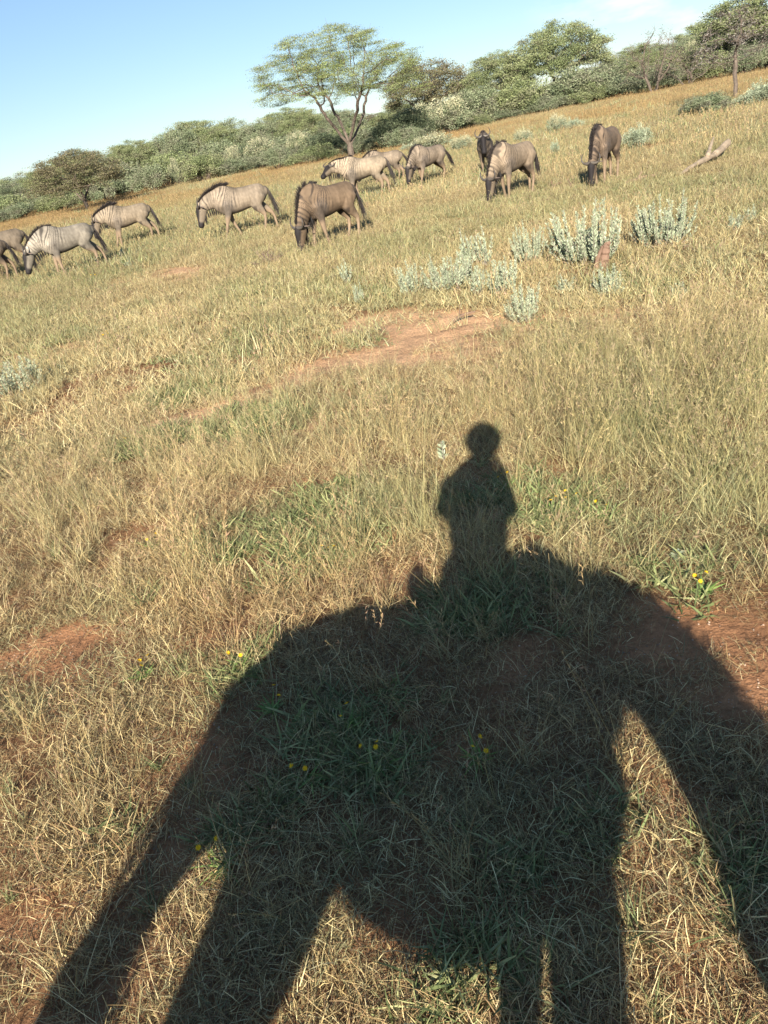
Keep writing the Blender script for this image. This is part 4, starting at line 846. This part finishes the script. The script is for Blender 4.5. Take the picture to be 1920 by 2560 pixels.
def hgt(x, ytop, D):
    d = ray(x, ytop); k = D / sqrt(d[0] ** 2 + d[1] ** 2); return CAM_H + d[2] * k
def az_point(x, y, D):
    d = ray(x, y); v = unit([d[0], d[1], 0]); return v * D
def put(name, meshes, pos, sxy, sz, label, cat, group=None, rz=None, names=('trunk', 'crown', 'blossom'), lean=0.0):
    r = empty(name, (pos[0], pos[1], float(H(pos[0], pos[1])) if np.hypot(pos[0], pos[1]) < 60 else 0), rng.uniform(0, 2 * pi) if rz is None else rz)
    r.scale = (sxy, sxy, sz)
    if lean: r.rotation_euler = (0, lean, r.rotation_euler[2])
    tag(r, label, cat, group)
    for nm, m in zip(names, meshes):
        if m is not None: link(nm, m, r)
    return r

def build_vegetation():
    T = {k: [tree_meshes(k, 1000 + 13 * i + j) for j in range(nn)] for i, (k, nn) in enumerate((('flat', 3), ('round', 3), ('brown', 2), ('twig', 2)))}
    DIM = dict(flat=(5.6, 8.5), round=(4.2, 6.5), brown=(4.4, 7.0), twig=(3.4, 6.0), big=(7.3, 12.2), thin=(2.7, 7.6))
    B = dict(grey=[bush_meshes(50 + k, GREYGREEN, n=16000, size=.11) for k in range(3)], olive=[bush_meshes(60 + k, OLIVE, n=16000, size=.11) for k in range(2)], dark=[bush_meshes(70 + k, DARKG, n=18000, size=.11) for k in range(2)],
             cream=[bush_meshes(80 + k, GREYGREEN, n=11000, size=.12, blossom=True) for k in range(2)], creamlow=[bush_meshes(90, [(.26, .30, .2)], Rr=1.2, Hh=1.0, n=3500, size=.08, blossom=True, lumps=20)], pale=[bush_meshes(95, SILV, Rr=1.2, Hh=1.2, n=5000, size=.08, lumps=22)])
    def tree(kind, v, x, ytop, D, wpx, label, group=None, name='thorn_tree', rz=None, lean=0):
        h = hgt(x, ytop, D); w = wpx * D / 1920 / 2; R_, H_ = DIM[kind]; ms = T[kind][v % len(T[kind])]
        return put(name, ms, az_point(x, ytop, D), w / R_, h / H_, label, 'tree', group, rz, lean=lean)
    def bush(kind, v, x, ytop, D, wpx, label, group=None, rz=None, base=(2.2, 2.4), sink=0):
        h = hgt(x, ytop, D); w = wpx * D / 1920 / 2; ms = B[kind][v % len(B[kind])]
        if kind in ('creamlow',): base = (1.2, 1.0)
        if kind == 'pale': base = (1.2, 1.2)
        return put('bush', ms, az_point(x, ytop, D), w / base[0], max(.2, h) / base[1], label, 'bush', group, rz, names=('stem', 'crown', 'blossom'))
    sk = [(-150, 452), (0, 430), (60, 425), (101, 400), (139, 383), (186, 367), (203, 356), (270, 348), (329, 340), (395, 329), (422, 300), (477, 298), (540, 288), (608, 291), (658, 274), (700, 262), (830, 262), (925, 270), (1060, 250), (1141, 236), (1243, 222), (1350, 200), (1480, 152), (1512, 139), (1581, 112), (1642, 102), (1707, 86), (1772, 48), (1837, 12), (2100, -40)]
    lo = [(-150, 570), (0, 548), (90, 538), (170, 508), (300, 488), (440, 452), (560, 436), (700, 418), (874, 385), (1015, 362), (1150, 322), (1243, 296), (1428, 248), (1637, 218), (1707, 198), (1920, 155), (2100, 120)]
    S_ = lambda x: np.interp(x, [p[0] for p in sk], [p[1] for p in sk]); LO = lambda x: np.interp(x, [p[0] for p in lo], [p[1] for p in lo])
    # single trees one can pick out
    T['big'] = [tree_meshes('big', 4242)]; T['thin'] = [tree_meshes('thin', 515)]
    g = gnd(880, 392); Db = float(np.hypot(g[0], g[1])) * .93
    o = tree('big', 0, 832, 52, Db, 372, 'tall open umbrella acacia with a forked bare trunk, towering over the herd', name='umbrella_acacia', rz=2.2); p = az_point(880, 390, Db); o.location = (p[0], p[1], 0)
    tree('brown', 0, 1058, 137, 90, 205, 'brownish flat-crowned thorn tree just right of the tall open acacia', rz=.7)
    tree('flat', 0, 1236, 126, 88, 160, 'greyish thorn tree touching the left side of the widest dark flat-topped tree', rz=1.2)
    tree('flat', 1, 1390, 50, 86, 222, 'wide dense dark-green flat-topped thorn tree right of the middle', rz=2.0)
    tree('brown', 1, 168, 372, 66, 205, 'leaning brown half-bare thorn tree above the lone wildebeest with the raised mane', rz=.5)
    tree('thin', 0, 1842, 4, 43, 175, 'slender straight-trunked tree with a twiggy grey crown near the right edge', rz=.3, name='slender_tree')
    tree('twig', 0, 1632, 62, 74, 130, 'bare twiggy grey tree poking above the belt of bush at right', rz=.3)
    tree('flat', 2, 1925, -60, 84, 260, 'dense thorn tree reaching out of the top right corner of the photo', rz=.3)
    tree('twig', 1, 1722, 120, 76, 150, 'spreading dead-looking bush with pale orange stems behind the golden grass', rz=1.3)
    bush('dark', 0, 992, 268, 66, 158, 'round dark green bush just right of the tall acacia trunk')
    bush('cream', 0, 1122, 243, 72, 118, 'large bush covered in cream blossom right of the dark round bush')
    bush('cream', 1, 1052, 262, 76, 90, 'cream-topped bush peeping out behind the dark round bush')
    bush('dark', 1, 800, 330, 78, 150, 'dark low bush immediately left of the acacia trunk, in its shade')
    bush('cream', 0, 1728, 104, 92, 48, 'small cream blossoming crown in the dark bush near the right edge')
    bush('olive', 0, 1290, 192, 80, 170, 'rounded olive bush at the foot of the wide flat-topped tree, on its left')
    bush('grey', 1, 1442, 160, 80, 180, 'grey-green bush at the foot of the wide flat-topped tree, on its right')
    bush('grey', 2, 1175, 212, 80, 150, 'large grey-green bush below the greyish thorn tree')
    for k, (x, y, w) in enumerate(((640, 352, 110), (740, 338, 95), (575, 374, 70), (430, 404, 40), (240, 432, 50), (95, 464, 50))):
        bush('cream', k, x, y - 6, 80, w * .8, 'cream-flowered bush in the belt ' + ('halfway between the walking wildebeest and the acacia', 'closest on the left of the acacia', 'above the tan walking wildebeest', 'right of the leaning brown tree', 'under the crown of the leaning brown tree', 'nearest to the left edge')[k])
    slots = [(-60, 'at the very left edge of the photo'), (50, 'above the two leftmost wildebeest'), (150, 'behind the leaning brown tree'), (262, 'above the wildebeest with the raised mane'), (372, 'right of the leaning brown tree'), (482, 'above the head of the tan walking wildebeest'),
             (590, 'above the rump of the tan walking wildebeest'), (690, 'some way left of the acacia trunk'), (790, 'next to the acacia trunk on its left'), (905, 'directly behind the acacia trunk'), (1010, 'behind the dark round bush'), (1150, 'left of the wide flat-topped tree'), (1255, 'above the wildebeest facing the camera'),
             (1370, 'below the crown of the wide flat-topped tree'), (1480, 'above the wildebeest grazing head on'), (1580, 'left of the bare twiggy tree'), (1680, 'right of the bare twiggy tree'), (1785, 'just left of the slender straight trunk'), (1880, 'just right of the slender straight trunk'), (1985, 'at the very right edge of the photo')]
    GB = 'trees and bushes of the far belt'
    for k, (x, ph) in enumerate(slots):
        D = rng.uniform(100, 112); kd = ('flat', 'round', 'flat', 'round', 'brown')[k % 5] if k != 4 else 'flat'
        tree(kd, k, x + rng.uniform(-25, 25), S_(x) + (-4, 13, 2, 18, 6)[(k * 2) % 5], D, rng.uniform(120, 175), {'flat': 'dark green flat-crowned tree', 'round': 'grey-green rounded tree', 'brown': 'brownish-green tree'}[kd] + ' on the skyline, ' + ph, GB)
        x2 = x + rng.uniform(20, 60); kd = ('olive', 'grey', 'dark', 'grey')[(k * 3) % 4]; y2 = S_(x2) * .58 + LO(x2) * .42
        tree(('round', 'flat')[k % 2], k + 1, x + 50, S_(x + 50) + 8 + rng.uniform(0, 22), 93 + rng.uniform(0, 6), rng.uniform(100, 150), ('rounded' if k % 2 == 0 else 'spreading') + ' thorn tree in mid belt, ' + ph, GB)
        bush(kd, k, x2, y2 + rng.uniform(-8, 6), 84 + rng.uniform(-3, 5), rng.uniform(125, 170), {'olive': 'olive bush', 'grey': 'grey-green bush', 'dark': 'dark green bush'}[kd] + ' in mid belt, ' + ph, GB)
        x3 = x + rng.uniform(-20, 15); gg = gnd(x3, LO(x3)); D3 = min(78, max(50, float(np.hypot(gg[0], gg[1])) * .9)); y3 = S_(x3) * .38 + LO(x3) * .62
        kd = ('grey', 'grey', 'olive')[k % 3]
        bush(kd, k + 1, x3, y3 + rng.uniform(-12, 16), D3, rng.uniform(75, 140), {'olive': 'low olive bush', 'grey': 'low grey-green bush'}[kd] + ' in front row, ' + ph, GB)
    # pale bushes out in the grass
    def low(kind, x, yb, ytop, w, label):
        gg = gnd(x, yb); D = float(np.hypot(gg[0], gg[1])); bush(kind, 0, x, ytop, D, w, label)
    low('creamlow', 1078, 378, 342, 105, 'low cream-flowering bush right behind the black-faced wildebeest')
    low('creamlow', 1150, 376, 346, 68, 'low cream-flowering bush left of the wildebeest facing the camera')
    low('creamlow', 1306, 355, 328, 46, 'small cream bush above the grazing wildebeest with the striped neck')
    low('creamlow', 1390, 330, 294, 50, 'cream bush standing left of its silvery neighbour, high on the slope at right')
    low('pale', 1436, 325, 292, 40, 'silvery bush just right of a cream one, high on the slope at right')
    low('pale', 1592, 370, 312, 70, 'silvery round bush right of the wildebeest grazing head on')
    low('pale', 1385, 388, 350, 26, 'thin pale plant midway between the two right-hand wildebeest')
    low('pale', 1020, 380, 358, 44, 'small grey bush at the foot of the round dark bush')
    low('pale', 1905, 262, 198, 75, 'pale bush beside the right edge, right of the slender trunk')
    low('pale', 1868, 268, 232, 65, 'pale green bush between the slender trunk and the right edge')
    gg = gnd(1765, 290); bush('grey', 1, 1765, 232, float(np.hypot(gg[0], gg[1])), 120, 'loose grey-green bush left of the foot of the slender trunk')
    bush('grey', 0, 1850, 236, 44, 60, 'grey-green bush at the foot of the slender trunk')
    # silvery shrubs in the middle ground
    SV = [silver_meshes(21, 62, .50, .78, 1.5), silver_meshes(22, 34, .34, .62, 1.4), silver_meshes(23, 13, .16, .55, 1.3), silver_meshes(24, 1, .01, .28, 1.6)]
    DS = [(.50, .78), (.34, .62), (.16, .55), (.03, .28)]
    for v, x, yb, yt, w, lb in [(0, 1470, 668, 500, 215, 'largest silvery woolly shrub, standing over the broken red stump'), (0, 1662, 618, 486, 170, 'second largest silvery shrub, to the right of the one over the stump'), (0, 1322, 660, 556, 100, 'upright silvery shrub left of the largest one'),
                              (0, 1128, 728, 632, 165, 'bushy silvery shrub above the left end of the sandy patch'), (2, 1172, 665, 568, 56, 'tall narrow silvery spikes left of the gap above the bushy silvery shrub'), (2, 1217, 665, 568, 50, 'tall narrow silvery spikes right of their twin, above the bushy silvery shrub'),
                              (1, 1032, 742, 655, 95, 'silvery shrub farthest left in the group, near the sandy patch'), (1, 1262, 735, 645, 110, 'silvery shrub in the middle of the group, below the upright one'), (1, 1312, 800, 705, 110, 'lowest silvery shrub of the group, right of the sandy patch'), (1, 1520, 742, 660, 100, 'small silvery shrub in front of the broken red stump'),
                              (2, 1832, 582, 532, 44, 'small silvery shrub near the right edge, second from it'), (2, 1880, 560, 515, 32, 'smallest silvery plant next to the right edge'), (2, 872, 712, 648, 38, 'lone silvery spikes below the dark brown grazing wildebeest, the upper of two'), (2, 902, 758, 700, 30, 'lone silvery spikes below the dark brown grazing wildebeest, the lower of two'),
                              (0, 40, 990, 890, 175, 'silvery shrub cut by the left edge of the photo'), (2, 1412, 735, 690, 45, 'faint grey spikes between the two lower silvery shrubs'), (2, 325, 672, 648, 20, 'tiny silvery plant right of the striped walking wildebeest'), (2, 1195, 740, 665, 50, 'silvery sprigs just right of the bushy silvery shrub'),
                              (3, 1112, 1158, 1080, 26, 'single silvery sprig beside the head of the rider shadow'), (3, 1700, 1400, 1370, 40, 'small grey sprig in the sunny grass right of the shadow'), (2, 1700, 745, 700, 40, 'thin silvery plant below the second largest silvery shrub')]:
        gg = gnd(x, yb); D = float(np.hypot(gg[0], gg[1])); h = hgt(x, yt, D); ww = w * np.linalg.norm(gg - CAM) / 1920 / 2
        put('silver_shrub' if v < 3 else 'silver_sprig', SV[v], gg, ww / DS[v][0] / 1.2, h / DS[v][1] / 1.0, lb, 'shrub' if v < 3 else 'plant', 'silvery woolly shrubs', names=('stem', 'foliage'))
    # broken stump, fallen log and dead wood
    def wood(name, chains, col, label, cat, pos, rz=0, hollow=None):
        vs = [];
        for P, R in chains:
            p, r = smooth_path(P, R, 6); r = [(a * (1 + .16 * rng.normal()), b * (1 + .16 * rng.normal())) for a, b in r]; vs.append(tube(p, r, 11))
        o = link(name, plain(name, vs, M_BARK, np.array(col), False)); o.location = pos; o.rotation_euler = (0, 0, rz); tag(o, label, cat); return o
    g1 = gnd(1500, 680); wood('stump', [([(-.07, 0, -.05), (-.03, 0, .14), (.04, 0, .30)], [.035, .03, .02]), ([(.04, .02, -.05), (.07, .02, .14), (.10, .02, .29), (.14, .02, .33)], [.065, .055, .045, .03])], (.22, .14, .10), 'broken reddish tree stump with two prongs under the largest silvery shrub', 'stump', (g1[0], g1[1], 0))
    a, b = gnd(1700, 440), gnd(1822, 392); d = b - a; L_ = np.linalg.norm(d)
    wood('fallen_log', [([(0, 0, .02), (L_ * .3, .05, .09), (L_ * .7, 0, .17), (L_, .02, .30)], [.03, .05, .07, .08]), ([(L_ * .55, 0, .2), (L_ * .7, .1, .36), (L_ * .78, .12, .5)], [.05, .035, .015])], (.30, .235, .17), 'pale fallen tree log lying in the grass at right', 'log', (a[0], a[1], 0), atan2(d[1], d[0]))
    for (x0, y0, x1, y1, rr, lb) in [(1560, 462, 1640, 448, .05, 'short reddish dead branch right of the wildebeest grazing head on'), (1375, 478, 1402, 466, .035, 'short dead stick left of its twin, below the two right-hand wildebeest'), (1425, 480, 1440, 455, .03, 'upright grey dead stick below the wildebeest grazing head on'), (1125, 815, 1190, 800, .016, 'weathered root lying on the sandy patch'), (640, 640, 690, 655, .02, 'thin dead twig below the dark brown grazing wildebeest')]:
        a, b = gnd(x0, y0), gnd(x1, y1); d = b - a; L_ = np.linalg.norm(d)
        wood('dead_branch', [([(0, 0, .02), (L_ * .5, .04, .08), (L_, 0, .10)], [rr, rr * .9, rr * .6]), ([(L_ * .4, .03, .07), (L_ * .6, .12, .2)], [rr * .5, rr * .25])], (.21, .14, .10), lb, 'dead wood', (a[0], a[1], float(H(a[0], a[1]))), atan2(d[1], d[0]))
    # dry bare shrublet
    gm = np.random.default_rng(8); tb = []
    for k in range(26):
        v = unit(gm.normal(0, 1, 3) * [1, 1, .3] + [0, 0, .9]); e = v * gm.uniform(.25, .5); tb.append(tube([(0, 0, 0), e * .5 + gm.normal(0, .03, 3), e], [.008, .006, .003], 4))
        for q in range(3): f = e * gm.uniform(.4, .9); tb.append(tube([f, f + gm.normal(0, .08, 3) + [0, 0, .05]], [.004, .002], 3))
    gg = gnd(672, 665); o = link('dry_shrublet', plain('dry_shrublet', tb, M_BARK, np.array([.24, .17, .13]))); o.location = (gg[0], gg[1], 0); tag(o, 'leafless brown twiggy shrublet below the dark brown grazing wildebeest', 'plant')
    # yellow-flowered rosettes near the viewer
    ros = []
    for k in range(3):
        V, Fq, C = blades(34, .02, (.06, .13), (.6, 1.4), (-.1, .5), (.008, .014), [(.20, .30, .08), (.26, .36, .11), (.15, .24, .07)], segs=3, seed=960 + k, tip=.1); ros.append(mesh_np('leaves', V, Fq, M_LEAF, C))
    fm = []
    for k in range(2):
        gq = np.random.default_rng(k); V, Fq = [], []
        for q in range(11):
            a = q * 2 * pi / 11; a2 = a + .3; z = gq.uniform(.002, .008); V += [(0, 0, 0), (.008 * cos(a - .3), .008 * sin(a - .3), z), (.015 * cos(a), .015 * sin(a), z), (.008 * cos(a + .3), .008 * sin(a + .3), z)]; Fq.append([q * 4, q * 4 + 1, q * 4 + 2, q * 4 + 3])
        fm.append(mesh_np('flower', np.array(V), np.array(Fq), M_SILVER, np.tile((.85, .52, .02), (len(V), 1))))
    FL = [(600, 1682, 'bright rosette with two yellow flowers on the left edge of the shadow'), (366, 1700, 'yellow flower alone in the sunny grass left of the shadow'), (862, 1840, 'yellow-flowered plant in the horse shadow, uppermost on its left side'), (950, 1928, 'yellow-flowered plant in the horse shadow, right of two others'), (780, 1962, 'yellow-flowered plant in the horse shadow, lowest of three'),
          (1202, 1906, 'yellow-flowered plant in the middle of the horse shadow'), (1383, 1288, 'yellow-flowered plant right of the rider shadow, left of its neighbour'), (1428, 1280, 'yellow-flowered plant right of the rider shadow, second of three'), (1512, 1300, 'yellow-flowered plant right of the rider shadow, farthest of three'), (1755, 1486, 'yellow-flowered plant in the grass beyond the horse neck shadow'),
          (386, 1372, 'yellow-flowered plant above the sunny left grass, in a green patch'), (818, 1402, 'yellow-flowered plant in the green patch above the rump shadow'), (322, 1120, 'yellow-flowered plant at the left end of the sandy track'), (560, 2175, 'yellow-flowered plant between the hind leg shadows'), (240, 700, 'yellow-flowered plant below the striped walking wildebeest'), (272, 860, 'yellow-flowered plant in the green patch above the silvery left shrub'), (690, 1790, 'yellow-flowered plant just inside the left side of the shadow'), (1262, 1228, 'yellow-flowered plant in the rider shadow')]
    for k, (x, y, lb) in enumerate(FL):
        gg = gnd(x, y); D = float(np.hypot(gg[0], gg[1])); r = empty('flowering_plant', (gg[0], gg[1], float(H(gg[0], gg[1])) + .01), k * 1.3); sc = 1.0 + .5 * (D > 8); r.scale = (sc,) * 3
        tag(r, lb, 'plant', 'yellow-flowered plants'); link('leaves', ros[k % 3], r)
        for q in range(2 + k % 2):
            f = link('flower', fm[q % 2], r); a = q * 2.4 + k; f.location = (cos(a) * .035, sin(a) * .035 - .02, .085 + .01 * q); f.rotation_euler = (.7, 0, q); f.scale = (.8,) * 3
build_vegetation()
